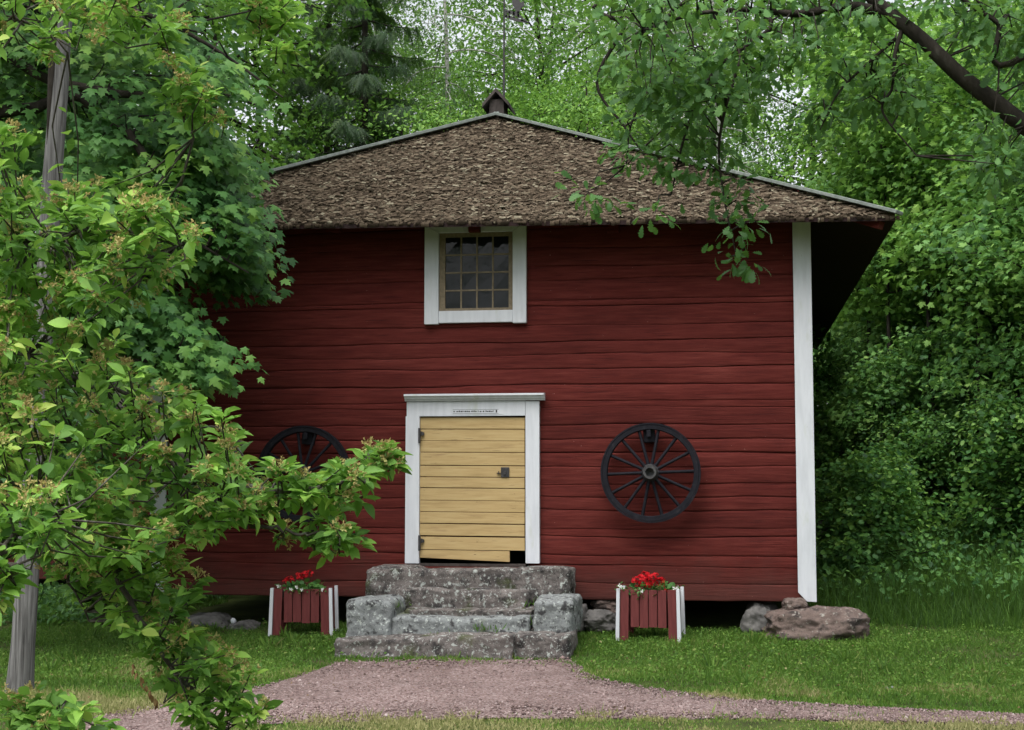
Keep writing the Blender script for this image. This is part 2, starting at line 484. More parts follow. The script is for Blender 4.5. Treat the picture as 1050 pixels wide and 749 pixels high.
sun.location = sdir * 40

# ------------------------------------------------------------------ ground
def gz(x, y):
    """Ground height: a gentle rise up to the barn, and a low bank behind it to the right."""
    h = 0.05 * np.clip(np.asarray(y, float) + 1.75, 0, 3.2)
    h = h + 0.115 * np.clip(np.asarray(y, float) - 1.6, 0, 11) * np.clip((np.asarray(x, float) - 1.0) / 1.6, 0, 1)
    h = h + 0.05 * np.clip(np.asarray(y, float) - 4.0, 0, 30) * np.clip((np.asarray(x, float) + 9) / 6, 0.6, 1) * np.clip((1.0 - np.asarray(x, float)) / 1.6, 0, 1)
    return h

def grid_axis(segs):
    return np.concatenate([np.linspace(a, b, n, endpoint=False) for a, b, n in segs] + [[segs[-1][1]]])

def build_ground():
    xs = grid_axis([(-150, -20, 14), (-20, 14, 120), (14, 150, 14)])
    ys = grid_axis([(-60, -16, 8), (-16, 20, 130), (20, 200, 20)])
    X, Y = np.meshgrid(xs, ys)
    Z = gz(X, Y)
    near = (np.abs(X) < 22) & (Y > -16) & (Y < 22)
    for idx in np.argwhere(near):
        i, j = idx
        Z[i, j] += 0.014 * nz(X[i, j] * 0.9, Y[i, j] * 0.9) - 0.004
    n, m = X.shape
    V = np.stack([X, Y, Z], -1).reshape(-1, 3)
    i = np.arange(n - 1)[:, None] * m
    j = np.arange(m - 1)[None]
    q = np.stack([i + j, i + j + 1, i + m + j + 1, i + m + j], -1).reshape(-1, 4)
    tag(link('ground', mesh_np('ground', V, q), M['earth']), kind='structure', label='mossy lawn earth under the grass', cat='ground')
build_ground()

# path edges in world metres, read from where the photograph shows them
_far = [at_ground(x, y, 0.01)[:2] for x, y in ((-120, 800), (60, 747), (117, 731), (200, 718), (270, 703), (318, 689), (345, 679), (460, 676), (585, 676), (606, 694), (660, 705), (760, 718), (900, 726), (1150, 738))]
_near = [at_ground(x, y, 0.01)[:2] for x, y in ((-60, 850), (60, 765), (130, 752), (200, 747), (270, 742), (330, 740), (450, 737), (600, 736), (800, 737.5), (1150, 746))]
_far = [np.array([-12, -8.4]), ] + _far + [np.array([14, -6.0])]
_near = [np.array([-12, -9.6])] + _near + [np.array([14, -6.6])]
def edge(pts):
    p = np.array(sorted([tuple(q) for q in pts]))
    return lambda x: np.interp(x, p[:, 0], p[:, 1])
y_far, y_near = edge(_far), edge(_near)

def in_path(x, y, pad=0.0):
    return (y < y_far(x) - pad) & (y > y_near(x) + pad)

def build_path():
    xs = np.concatenate([np.linspace(-12, -7, 20), np.linspace(-6.9, 4, 280), np.linspace(4.2, 14, 20)])
    rows = 16
    V = []
    for x in xs:
        a = float(y_near(x)) + 0.07 * nz(x * 3, 1.7) + 0.06 * nz(x * 9, 5)
        b = float(y_far(x)) + 0.12 * nz(x * 2.6, 9.1) + 0.08 * nz(x * 9, 2)
        for t in np.linspace(0, 1, rows):
            y = a + (b - a) * t
            side = min(t, 1 - t) * 4
            V.append((x, y, float(gz(x, y)) + 0.006 + 0.012 * min(1, side) + 0.006 * nz(x * 4, y * 4)))
    n = len(xs)
    i = np.arange(n - 1)[:, None] * rows
    j = np.arange(rows - 1)[None]
    q = np.stack([i + j, i + rows + j, i + rows + j + 1, i + j + 1], -1).reshape(-1, 4)
    tag(link('gravel_path', mesh_np('gravel_path', np.array(V), q), M['gravel']), kind='structure', label='reddish gravel path crossing in front of the stone steps', cat='path')
    # loose pebbles
    cnt = 26000
    x = RNG.uniform(-6.5, 3.2, cnt)
    t = RNG.uniform(-0.02, 1.02, cnt)
    y = y_near(x) + (y_far(x) - y_near(x)) * t
    z = gz(x, y) + 0.016
    ico = np.array([(1, 0, 0), (-1, 0, 0), (0, 1, 0), (0, -1, 0), (0, 0, .7), (0, 0, -.7)], float)
    tri = np.array([(0, 2, 4), (2, 1, 4), (1, 3, 4), (3, 0, 4), (2, 0, 5), (1, 2, 5), (3, 1, 5), (0, 3, 5)])
    s = RNG.lognormal(math.log(0.0075), 0.4, cnt)
    ang = RNG.uniform(0, 6.28, cnt)
    c, sn = np.cos(ang), np.sin(ang)
    V = ico[None] * (s[:, None, None] * RNG.uniform(0.7, 1.3, (cnt, 1, 3)))
    V = np.stack([V[..., 0] * c[:, None] - V[..., 1] * sn[:, None], V[..., 0] * sn[:, None] + V[..., 1] * c[:, None], V[..., 2]], -1)
    V = V + np.stack([x, y, z], -1)[:, None]
    T = tri[None] + (np.arange(cnt) * 6)[:, None, None]
    me = mesh_np('gravel', V.reshape(-1, 3), T.reshape(-1, 3), np.repeat(RNG.beta(2, 2.4, cnt), 6), smooth=False)
    tag(link('gravel', me, M['pebble']), kind='stuff', label='loose reddish pebbles on the path', cat='gravel')
build_path()

# ------------------------------------------------------------------ the barn
BX0, BX1, BY1 = -6.21, 0.77, 13.4         # wall faces
WZ0, WZ1 = 0.41, 4.55
CX = -2.72

def log_strips(bm, lay, seams, x0, x1, holes, y_face=0.0, thick=0.14, step=0.055, seed=0):
    """Hand-hewn logs as closed strips with wavy seams; holes are (xa, xb, za, zb)."""
    def seam_z(k, x):
        amp = 0.019 if 0 < k < len(seams) - 1 else 0.004
        return seams[k] + amp * nz(x * 0.55, k * 3.1 + seed) * 1.6 + amp * .45 * nz(x * 1.7, k * 2.2 + seed) + 0.004 * nz(x * 4.2, k * 7.7 + seed)
    prof = [(0.0, 0.024), (0.035, 0.003), (0.12, 0.0), (0.5, -0.0015), (0.88, 0.0), (0.965, 0.003), (1.0, 0.024)]
    for k in range(len(seams) - 1):
        zc = 0.5 * (seams[k] + seams[k + 1])
        spans = [(x0, x1)]
        for (xa, xb, za, zb) in holes:
            if za < zc < zb:
                ns = []
                for (a, b) in spans:
                    if xb <= a or xa >= b:
                        ns.append((a, b))
                    else:
                        if xa > a: ns.append((a, xa))
                        if xb < b: ns.append((xb, b))
                spans = ns
        off = random.choice([-0.005, -0.002, 0.0, 0.0, 0.002, 0.004])
        lap = random.random()
        tint = random.random()
        gap = random.choice([-.8, -.7, -.5, -.3, 0, 0.6, 1.4])
        for (a, b) in spans:
            n = max(2, int((b - a) / step))
            cols = []
            for i in range(n + 1):
                x = a + (b - a) * i / n
                lo, hi = seam_z(k, x), seam_z(k + 1, x)
                col = []
                wave = 0.007 * nz(x * 0.8, k * 5.3 + seed) + 0.003 * nz(x * 3.1, k * 1.3 + seed)
                for (t, d) in prof:
                    z = lo + (hi - lo) * t
                    dd = d * (max(0.05, 1 + gap + 1.3 * nz(x * .45, k * 4.1 + seed)) if t > 0.9 else (0.12 + .35 * lap if t < 0.1 else 1)) + off + wave + 0.0025 * nz(x * 5, z * 14, seed)
                    col.append(bm.verts.new((x, y_face + dd, z)))
                col.append(bm.verts.new((x, y_face + thick, hi)))
                col.append(bm.verts.new((x, y_face + thick, lo)))
                for v in col:
                    v[lay] = tint
                cols.append(col)
            m = len(cols[0])
            for i in range(n):
                for j in range(m):
                    bm.faces.new((cols[i][j], cols[i + 1][j], cols[i + 1][(j + 1) % m], cols[i][(j + 1) % m])).smooth = True
            bm.faces.new(cols[0])
            bm.faces.new(cols[-1][::-1])

def log_mesh(name, seams, x0, x1, holes, y_face=0.0, seed=0):
    bm = bmesh.new()
    lay = bm.verts.layers.float.new('tint')
    log_strips(bm, lay, seams, x0, x1, holes, y_face, seed=seed)
    bmesh.ops.recalc_face_normals(bm, faces=bm.faces)
    me = bpy.data.meshes.new(name)
    bm.to_mesh(me)
    bm.free()
    return me

barn = empty('log_barn', (CX, 0, 0), 'dark red log barn with shingled hipped roof and yellow plank door', 'barn')

DX0, DX1, DZ0, DZ1 = -3.33, -2.13, 0.74, 2.33      # door opening
WX0, WX1, WZa, WZb = -3.07, -2.28, 3.40, 4.23      # window opening
seam_px = [616, 600, 583, 569, 553, 543, 524, 513, 497, 482, 464, 453, 438, 418, 409, 396, 378, 362, 345, 331, 312, 303, 287, 268, 252, 232, 214, 195]
seam_px = [p + (random.uniform(-3.2, 3.2) if 0 < i < len(seam_px) - 1 else 0) for i, p in enumerate(seam_px)]
seams = [float(at(700, p, 0)[2]) for p in seam_px]
link('front_wall', log_mesh('front_wall', seams, BX0 + 0.02, BX1 - 0.03, [(DX0, DX1, 0, DZ1), (WX0, WX1, WZa, WZb)]), M['falu'], barn)
for nm, bx in (('side_wall', (BX0 + 0.02, BX0 + 0.16)), ('side_wall', (BX1 - 0.17, BX1 - 0.03))):
    box_part(nm, M['falu'], barn, bx[0], bx[1], 0.142, BY1, WZ0 + 0.01, WZ1 - 0.14)
box_part('back_wall', M['falu'], barn, BX0 + 0.163, BX1 - 0.173, BY1 - 0.14, BY1 - 0.003, WZ0 + 0.01, WZ1 - 0.25)
box_part('floor_boards', M['void'], barn, BX0 + 0.165, BX1 - 0.175, 0.145, BY1 - 0.15, 0.47, 0.53)
box_part('sill_log', M['falu'], barn, -3.62, -1.84, -0.085, -0.03, 0.60, 0.735, 0.01)

# roof
OX0, OX1, OY0, OY1 = -6.98, 1.545, -0.6, 13.6
EZR, EZL = 4.165, 4.275                    # the old eave is not quite level
APEX = np.array([CX, 1.6, 5.84])
RB = np.array([CX, OY1 - 0.1, 5.88])
eR, eL = np.array([OX1, OY0, EZR]), np.array([OX0, OY0, EZL])
bR, bL = np.array([OX1, OY1, EZR + 0.02]), np.array([OX0, OY1, EZL])

def slab(name, quads, th, mat, parent):
    bm = bmesh.new()
    top = {}
    for q in quads:
        for p in q:
            top.setdefault(tuple(p), (bm.verts.new(p), bm.verts.new((p[0], p[1], p[2] - th))))
    edges = {}
    for q in quads:
        bm.faces.new([top[tuple(p)][0] for p in q])
        bm.faces.new([top[tuple(p)][1] for p in q][::-1])
        for a, b in zip(q, q[1:] + q[:1]):
            k = frozenset((tuple(a), tuple(b)))
            edges[k] = None if k in edges else (a, b)
    for e in edges.values():
        if e:
            a, b = e
            bm.faces.new((top[tuple(a)][0], top[tuple(b)][0], top[tuple(b)][1], top[tuple(a)][1]))
    return link(name, mesh_bm(name, bm), mat, parent)

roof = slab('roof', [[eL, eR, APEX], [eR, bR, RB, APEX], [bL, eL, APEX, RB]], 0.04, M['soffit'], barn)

def shingle_plane(name, A, B, T, course=0.023):
    """Weathered shakes in courses on the triangle A-B (eave) and T (peak)."""
    V, F, tint = [], [], []
    up0 = T - (A + B) / 2
    nrm = unit(np.cross(B - A, T - A))
    if nrm[2] < 0: nrm = -nrm
    rows = int(np.linalg.norm(up0) / course)
    for r in range(-1, rows):
        t = r / rows
        a = A + (T - A) * t
        b = B + (T - B) * t
        L = np.linalg.norm(b - a)
        d = (b - a) / L
        sl = unit(up0)
        s = random.uniform(-0.1, 0)
        while s < L:
            w = random.uniform(0.015, 0.05) if random.random() < .85 else random.uniform(.06, .10)
            if s + w > 0.02 and s < L - 0.02:
                ln = random.uniform(0.06, 0.10)
                lift = random.uniform(0.004, 0.013) + (0.02 if random.random() < 0.06 else 0)
                sk = random.uniform(-0.016, 0.016)
                x0, x1 = max(s, 0.0), min(s + w, L)
                base = a + sl * (random.uniform(-0.03, 0.03)) + nrm * 0.012 * nz(s * 0.8, r * 0.13)
                lo0 = base + d * x0 + nrm * (lift + random.uniform(-.004, .004))
                lo1 = base + d * x1 + nrm * (lift + random.uniform(-.004, .004)) + sl * sk
                sag = 0.02 if r < 0 else 0
                hi0 = base + d * (x0 + .003) + sl * ln + nrm * 0.003
                hi1 = base + d * (x1 - .003) + sl * ln + nrm * 0.003
                u0, u1 = lo0 - nrm * (0.014 + sag), lo1 - nrm * (0.014 + sag)
                n = len(V)
                V += [lo0, lo1, hi1, hi0, u0, u1]
                F += [(n, n + 1, n + 2, n + 3), (n + 4, n + 5, n + 1, n), (n, n + 3, n + 3, n + 4), (n + 1, n + 5, n + 2, n + 2)]
                tt = 0.50 + 0.17 * random.gauss(0, 1) + 0.22 * nz(s * 0.5 + 3, r * 0.04)
                if r < 0: tt -= random.uniform(.1, .4)
                if random.random() < 0.045: tt = random.uniform(0.82, 1)
                if random.random() < 0.10: tt = random.uniform(0.0, 0.15)
                tint += [max(0, min(1, tt))] * 6
            s += w + random.uniform(0, 0.008)
    # bark chips, needles and lichen flakes lying on the shakes
    for _ in range(7000):
        u, v = random.random(), random.random()
        if u + v > 1: u, v = 1 - u, 1 - v
        q = A + (B - A) * u + (T - A) * v + nrm * random.uniform(0.02, 0.034)
        e1 = unit(B - A) * math.cos(g := random.uniform(-.9, .9)) + unit(up0) * math.sin(g)
        e2 = np.cross(nrm, e1) + nrm * random.uniform(-.5, .5)
        l, w = random.uniform(0.012, 0.045), random.uniform(0.004, 0.012)
        n = len(V)
        V += [q - e1 * l - e2 * w, q + e1 * l - e2 * w, q + e1 * l * .8 + e2 * w, q - e1 * l * .8 + e2 * w]
        F += [(n, n + 1, n + 2, n + 3)]
        tint += [random.choice([.05, .25, .35, .45, .55, .6, .7, .8, .95])] * 4
    F = [f for f in F if len(set(f)) == 4]
    return mesh_np(name, np.array(V), np.array(F), tint, smooth=False)
link('shingles', shingle_plane('shingles', eL + [0, 0, .004], eR + [0, 0, .004], APEX + np.array([0, 0, .004])), M['shingle'], roof)

def bar(name, mat, parent, p, q, w, h, up=(0, 0, 1), n=1, bevel=0.004):
    """A board of width w and height h from p to q."""
    p, q = Vector(p), Vector(q)
    d = (q - p).normalized()
    s = d.cross(Vector(up)).normalized()
    u = s.cross(d).normalized()
    bm = bmesh.new()
    a = [p + s * x + u * y for x, y in ((-w / 2, 0), (w / 2, 0), (w / 2, h), (-w / 2, h))]
    bm_prism(bm, a, q - p)
    if bevel:
        bmesh.ops.bevel(bm, geom=bm.edges[:], offset=bevel, segments=1, affect='EDGES')
    return link(name, mesh_bm(name, bm), mat, parent)
for e in (eR, eL):
    d = unit(APEX - e)
    bar('hip_board', M['hip'], roof, e - d * 0.04 + np.array([0, 0, .03]), APEX + np.array([0, 0, .035]), 0.17, 0.035)
bar('ridge_board', M['hip'], roof, APEX + np.array([0, 0.12, .035]), RB + np.array([0, 0, .035]), 0.17, 0.035)
# soffit boards and rafter ends under the eaves
for px in (341, 485, 628, 775):
    x = at(px, 232, -0.2)[0]
    z = float(at(px, 228, -0.15)[2])
    box_part('beam_end', M['falu'], barn, x - 0.06, x + 0.06, -0.16, -0.035 if px != 485 else -0.067, z - 0.10, z, 0.008)
bar('hip_rafter', M['falu'], barn, (BX1 + .02, -0.04, 4.36), (OX1 - 0.14, OY0 + .10, 4.06), 0.10, 0.08)

# corner boards
def corner(x0, x1, cut):
    bm = bmesh.new()
    y = -0.055
    if cut > 0:
        pts = [(x0, y, 0.51), (x0 + 0.085, y, 0.42), (x1, y, 0.417), (x1, y, 4.42), (x0, y, 4.44)]
    else:
        pts = [(x0, y, 0.42), (x1, y, 0.42), (x1, y, 4.2), (x0, y, 4.2)]
    bm_prism(bm, pts, (0, 0.03, 0))
    bmesh.ops.bevel(bm, geom=bm.edges[:], offset=0.003, segments=1, affect='EDGES')
    me = mesh_bm('corner_board', bm)
    return link('corner_board', me, M['white'], barn)
corner(0.585, 0.765, 1)
corner(BX0, BX0 + 0.17, 0)

# little ventilator hood on the peak
hood = box_part('roof_hood', M['dark_wood'], barn, CX - 0.10, CX + 0.07, 1.62, 1.95, 5.84, 6.08, 0.005)
for s in (-1, 1):
    bar('hood_board', M['dark_wood'], hood, (CX - 0.015, 1.56, 6.175), (CX - 0.015, 2.02, 6.175), 0.0001 + 0.02, 0.02) if False else None
    bm = bmesh.new()
    x = CX - 0.015
    bm_prism(bm, [(x, 1.56, 6.20), (x + s * 0.16, 1.56, 6.02), (x + s * 0.16, 1.56, 5.975), (x, 1.56, 6.155)], (0, 0.46, 0))
    link('hood_board', mesh_bm('hood_board', bm), M['dark_wood'], hood)

# ---- door
frame_y = -0.075
def face(name, parent, mat, px0, px1, y0, y1, yb, yf=frame_y, bevel=0.004):
    a = at((px0 + px1) / 2, y0, yf)
    b = at((px0 + px1) / 2, y1, yf)
    x0 = at(px0, (y0 + y1) / 2, yf)[0]
    x1 = at(px1, (y0 + y1) / 2, yf)[0]
    return box_part(name, mat, parent, x0, x1, yf, yb, b[2], a[2], bevel)
df = face('door_frame', barn, M['white'], 415.5, 429.8, 427, 578, -0.01)
face('jamb', df, M['white'], 538.8, 553, 411.5, 578, -0.01)
face('lintel', df, M['white'], 417, 538.4, 411.5, 426.8, -0.01)
bm = bmesh.new()
pr = [(-0.028, 0.0), (-0.10, 0.0), (-0.105, 0.018), (-0.125, 0.022), (-0.135, 0.046), (-0.155, 0.05), (-0.155, 0.068), (-0.028, 0.078)]
xa, xb = at(414, 408, -0.15)[0], at(557.5, 408, -0.15)[0]
z0 = at(485, 411, -0.1)[2]
bm_prism(bm, [(xa, y, z0 + z) for y, z in pr], (xb - xa, 0, 0))
link('cornice', mesh_bm('cornice', bm), M['white'], df)
# the small paper notice over the door: a pale strip with lines too small to read
sg = face('door_notice', barn, M['white'], 464, 516, 419.5, 425.3, -0.0765, -0.0785, 0)
bm = bmesh.new()
s0 = at(464, 422, -0.0795)[0]
x = s0 + 0.01
zt = at(490, 422.0, -0.0795)[2]
while x < s0 + 0.43:
    w = random.uniform(0.006, 0.02)
    bm_box(bm, x, x + w, -0.0797, -0.0787, zt - 0.008, zt + random.uniform(0.003, 0.010))
    x += w + random.choice([0.004, 0.005, 0.012])
for dz in (0.019, -0.022):
    bm_box(bm, s0 + 0.003, s0 + 0.485, -0.0797, -0.0787, zt + dz - 0.0015, zt + dz + 0.0015)
bm_box(bm, s0 + 0.455, s0 + 0.47, -0.0797, -0.0787, zt - 0.014, zt + 0.014)
link('notice_lines', mesh_bm('notice_lines', bm), M['hub'], sg)

door_y = -0.045
dx0, dx1 = at(430.6, 500, door_y)[0], at(538.2, 500, door_y)[0]
ztop = at(485, 427.5, door_y)[2]
bm = bmesh.new()
py = [428, 439.5, 452, 463.5, 477, 489, 500, 513, 525, 537, 550, 564]
bot = 575
for k in range(len(py)):
    ta = at(485, py[k], door_y)[2]
    tb = at(485, py[k + 1], door_y)[2] if k + 1 < len(py) else None
    dy = random.uniform(-0.004, 0.004)
    s1, s2 = random.uniform(-.004, .004), random.uniform(-.004, .004)
    if tb is not None:
        right = dx1 + random.uniform(-0.004, 0.001)
        if k == len(py) - 2:
            za = at(430, 551, door_y)[2]
        pts = [(dx0, door_y + dy, tb + 0.0035 + s2), (right, door_y + dy, tb - 0.008 + 0.0035 + s2), (right, door_y + dy, ta - 0.008 - 0.0035 + s1), (dx0, door_y + dy, ta - 0.0035 + s1)]
    else:       # the last plank is worn to a slant and cut away for the cat hole
        xr = at(522.5, 565, door_y)[0]
        pts = [(dx0, door_y, at(430, 572, door_y)[2]), (xr, door_y, at(522, 576.5, door_y)[2]), (xr, door_y, ta - 0.010), (dx0, door_y, ta - 0.004)]
    bm_prism(bm, pts, (0, 0.03, 0))
bmesh.ops.bevel(bm, geom=bm.edges[:], offset=0.002, segments=1, affect='EDGES')
door = link('door', mesh_bm('door', bm), M['door'], barn)
box_part('ledge_board', M['dark_wood'], barn, dx0 - 0.01, dx1 + 0.008, door_y - 0.0, 0.08, 0.737, 0.765)
for hy in (446, 556):
    c = at(430.2, hy, -0.08)
    bm = bmesh.new()
    bm_box(bm, c[0] - 0.012, c[0] + 0.012, -0.098, -0.0765, c[2] - 0.09, c[2] + 0.07, 0.006)
    bm_prism(bm, [(c[0] + 0.013, -0.0765, c[2] + 0.035), (c[0] + 0.045, -0.0765, c[2] + 0.025), (c[0] + 0.045, -0.0765, c[2] - .002), (c[0] + 0.013, -0.0765, c[2] - 0.012)], (0, 0.024, 0))
    link('hinge', mesh_bm('hinge', bm), M['iron'], door)
c = at(518, 484.5, -0.06)
bm = bmesh.new()
bm_box(bm, c[0] - 0.045, c[0] + 0.042, -0.062, -0.0495, c[2] - 0.052, c[2] + 0.052, 0.006)
bm_box(bm, c[0] - 0.012, c[0] + 0.014, -0.074, -0.0625, c[2] - 0.025, c[2] + 0.012, 0.004)
lock = link('lock', mesh_bm('lock', bm), M['hub'], door)
bm = bmesh.new()
bm_box(bm, c[0] - 0.088, c[0] - 0.048, -0.066, -0.0495, c[2] - 0.014, c[2] - 0.004, 0.003)
bm_box(bm, c[0] - 0.070, c[0] - 0.062, -0.08, -0.0665, c[2] - 0.02, c[2] + 0.01, 0.002)
link('handle', mesh_bm('handle', bm), M['iron'], door)

# ---- window
wy = -0.065
ox0, ox1 = at(435, 300, wy)[0], at(539.5, 300, wy)[0]
oz0, oz1 = at(487, 332, wy)[2], at(487, 229, wy)[2]
ix0, ix1 = at(449.5, 300, wy)[0], at(525.5, 300, wy)[0]
iz0, iz1 = at(487, 318.5, wy)[2], at(487, 238, wy)[2]
def wframe():
    t = 0.035
    yb = -0.01
    bm = bmesh.new()
    # side casings a little longer than the bottom one; top ones mitred
    bm_prism(bm, [(ox0, wy, oz0), (ix0, wy, oz0), (ix0, wy, iz1), (ox0, wy, oz1)], (0, yb - wy, 0))
    bm_prism(bm, [(ox1, wy, oz0), (ix1, wy, oz0), (ix1, wy, iz1), (ox1, wy, oz1)], (0, yb - wy, 0))
    bm_prism(bm, [(ox0 + .004, wy + .004, oz1), (ix0 + .001, wy + .004, iz1), (ix1 - .001, wy + .004, iz1), (ox1 - .004, wy + .004, oz1)], (0, yb - wy - .004, 0))
    bm_prism(bm, [(ix0 + .001, wy + .005, oz0 + 0.012), (ix1 - .001, wy + .005, oz0 + 0.012), (ix1 - .001, wy + .005, iz0), (ix0 + .001, wy + .005, iz0)], (0, yb - wy - .005, 0))
    bmesh.ops.bevel(bm, geom=bm.edges[:], offset=0.004, segments=1, affect='EDGES')
    return link('window_frame', mesh_bm('window_frame', bm), M['white'], barn)
wf = wframe()
sash = bmesh.new()
sy0, sy1 = -0.03, 0.03
px0, px1 = at(456.5, 300, sy0)[0], at(521.5, 300, sy0)[0]
pz0, pz1 = at(487, 316, sy0)[2], at(487, 243, sy0)[2]
bm_box(sash, ix0 + .002, px0, sy0, sy1, iz0, iz1 - .002)
bm_box(sash, px1, ix1 - .002, sy0, sy1, iz0, iz1 - .002)
bm_box(sash, px0 + .0005, px1 - .0005, sy0 + .002, sy1 - .002, iz0 + .001, pz0)
bm_box(sash, px0 + .0005, px1 - .0005, sy0 + .002, sy1 - .002, pz1, iz1 - .003)
sash_o = link('sash', mesh_bm('sash', sash), M['cream'], wf)
bm = bmesh.new()
for i in range(1, 4):
    x = px0 + (px1 - px0) * i / 4
    bm_box(bm, x - 0.008, x + 0.008, sy0 + 0.006, sy0 + 0.03, pz0, pz1)
for i in range(1, 4):
    z = pz0 + (pz1 - pz0) * i / 4
    bm_box(bm, px0, px1, sy0 + 0.009, sy0 + 0.027, z - 0.008, z + 0.008)
link('muntins', mesh_bm('muntins', bm), M['cream'], wf)
bm = bmesh.new()
for i in range(4):
    for j in range(4):
        x0, x1 = px0 + (px1 - px0) * i / 4, px0 + (px1 - px0) * (i + 1) / 4
        za, zb = pz0 + (pz1 - pz0) * j / 4, pz0 + (pz1 - pz0) * (j + 1) / 4
        t = [random.uniform(-0.003, 0.003) for _ in range(4)]
        y = sy0 + 0.018
        bm.faces.new([bm.verts.new(p) for p in ((x0, y + t[0], za), (x1, y + t[1], za), (x1, y + t[2], zb), (x0, y + t[3], zb))])
link('window_panes', mesh_bm('window_panes', bm), M['glass'], wf)

# ---- weather vane
vane = empty('weather_vane', (CX + 0.06, 1.9, 5.95), 'black iron weather vane with pierced pennant on the barn peak', 'weather vane')
tb = Tubes()
pt, pb = at(517, -4, 1.9), at(516.5, 118, 1.9)
tb.add([pb, (pb + pt) / 2, pt], [0.016, 0.012, 0.010], 8)
link('vane_pole', tb.mesh('vane_pole'), M['iron'], vane)
def V2(x, y):
    return at(x, y, 1.9)
bm = bmesh.new()
def strip(pts):
    bm_prism(bm, [V2(*p) for p in pts], (0, 0.012, 0))
strip([(518, 10), (530, 12.5), (541, 22), (543, 24), (529, 21), (518, 17)][:1] + [(524, 11), (530, 13), (536, 17.5), (535, 19), (518, 12.2)])
strip([(518, 15.3), (535, 20.2), (543, 24), (529, 22), (518, 17.5)])
for x in (518, 521.5, 526, 530.5):
    strip([(x, 11.5), (x + 1.6, 12), (x + 1.8, 19), (x, 18)])
strip([(535, 17.6), (543, 24), (534, 21.5)])
link('pennant', mesh_bm('pennant', bm), M['iron'], vane)
bm = bmesh.new()
strip([(529, 13), (528, 8), (525.5, 6), (525, 1), (527, -4), (531, -5), (532, 0), (534, 3), (537, 1), (537.5, 6), (534, 9), (532, 14)])
link('vane_figure', mesh_bm('vane_figure', bm), M['iron'], vane)

# ------------------------------------------------------------------ stones
def rough_block(name, x0, x1, y0, y1, z0, z1, mat, parent, seed, rgh=0.018, round_=0.25, slant=(0, 0)):
    """A split-granite block: a subdivided box with worn edges and broken faces."""
    bm = bmesh.new()
    bmesh.ops.create_cube(bm, size=2)
    bmesh.ops.subdivide_edges(bm, edges=bm.edges[:], cuts=21, use_grid_fill=True)
    c = Vector(((x0 + x1) / 2, (y0 + y1) / 2, (z0 + z1) / 2))
    h = Vector(((x1 - x0) / 2, (y1 - y0) / 2, (z1 - z0) / 2))
    rad = min(h) * round_
    for v in bm.verts:
        q = v.co.copy()
        p = Vector((q.x * h.x, q.y * h.y, q.z * h.z))
        k = Vector([max(-(h[i] - rad), min(h[i] - rad, p[i])) for i in range(3)])
        d = p - k
        if d.length > 1e-6:
            d = d.normalized() * min(rad, d.length)
        p = k + d
        w = c + p
        n3 = noise.noise_vector(w * 2.2 + Vector((seed, 0, 0))) * rgh * 1.3 + noise.noise_vector(w * 7 + Vector((seed, 3, 0))) * rgh + noise.noise_vector(w * 20) * rgh * 0.45 - Vector((q.x, q.y, q.z)) * rgh * 1.6 * max(0, noise.noise(w * 5 + Vector((seed, 9, 1))) - .12)
        p = p + n3
        if q.z > 0:
            p.z += slant[0] * q.x * q.z
        v.co = c + p
    return link(name, mesh_bm(name, bm, True), mat, parent)

steps = empty('stone_steps', (CX, -1.0, 0.05), 'lichen covered granite steps below the yellow door', 'steps')
def px_block(name, px0, px1, yt, yb, yf, depth, mat, seed, **kw):
    m = (px0 + px1) / 2
    z1, z0 = at(m, yt, yf)[2], at(m, yb, yf)[2]
    return rough_block(name, at(px0, (yt + yb) / 2, yf)[0], at(px1, (yt + yb) / 2, yf)[0], yf, yf + depth, z0, z1, mat, steps, seed, **kw)
px_block('bottom_slab', 341, 525, 654, 684, -1.78, 0.75, M['granite'], 1.0, slant=(0.03, 0), rgh=0.022)
px_block('bottom_block', 527, 584, 650, 681, -1.66, 0.65, M['granite'], 4.0)
px_block('side_block', 354, 401, 616, 662, -1.45, 0.8, M['granite_pale'], 7.0, rgh=0.02)
px_block('side_block', 546, 587, 615, 656, -1.40, 0.8, M['granite_pale'], 9.0, rgh=0.02)
px_block('step_slab', 398, 541, 633, 662, -1.40, 0.6, M['granite_pale'], 12.0)
px_block('step_slab', 412, 492, 625.5, 640, -1.12, 0.5, M['granite'], 15.0)
px_block('step_slab', 489, 545, 626, 640, -1.14, 0.5, M['granite'], 17.0)
px_block('step_slab', 404, 540, 604, 630, -0.86, 0.5, M['granite'], 20.0, rgh=0.022)
px_block('top_slab', 373, 584, 583.5, 618, -0.72, 0.62, M['granite'], 23.0, rgh=0.026)

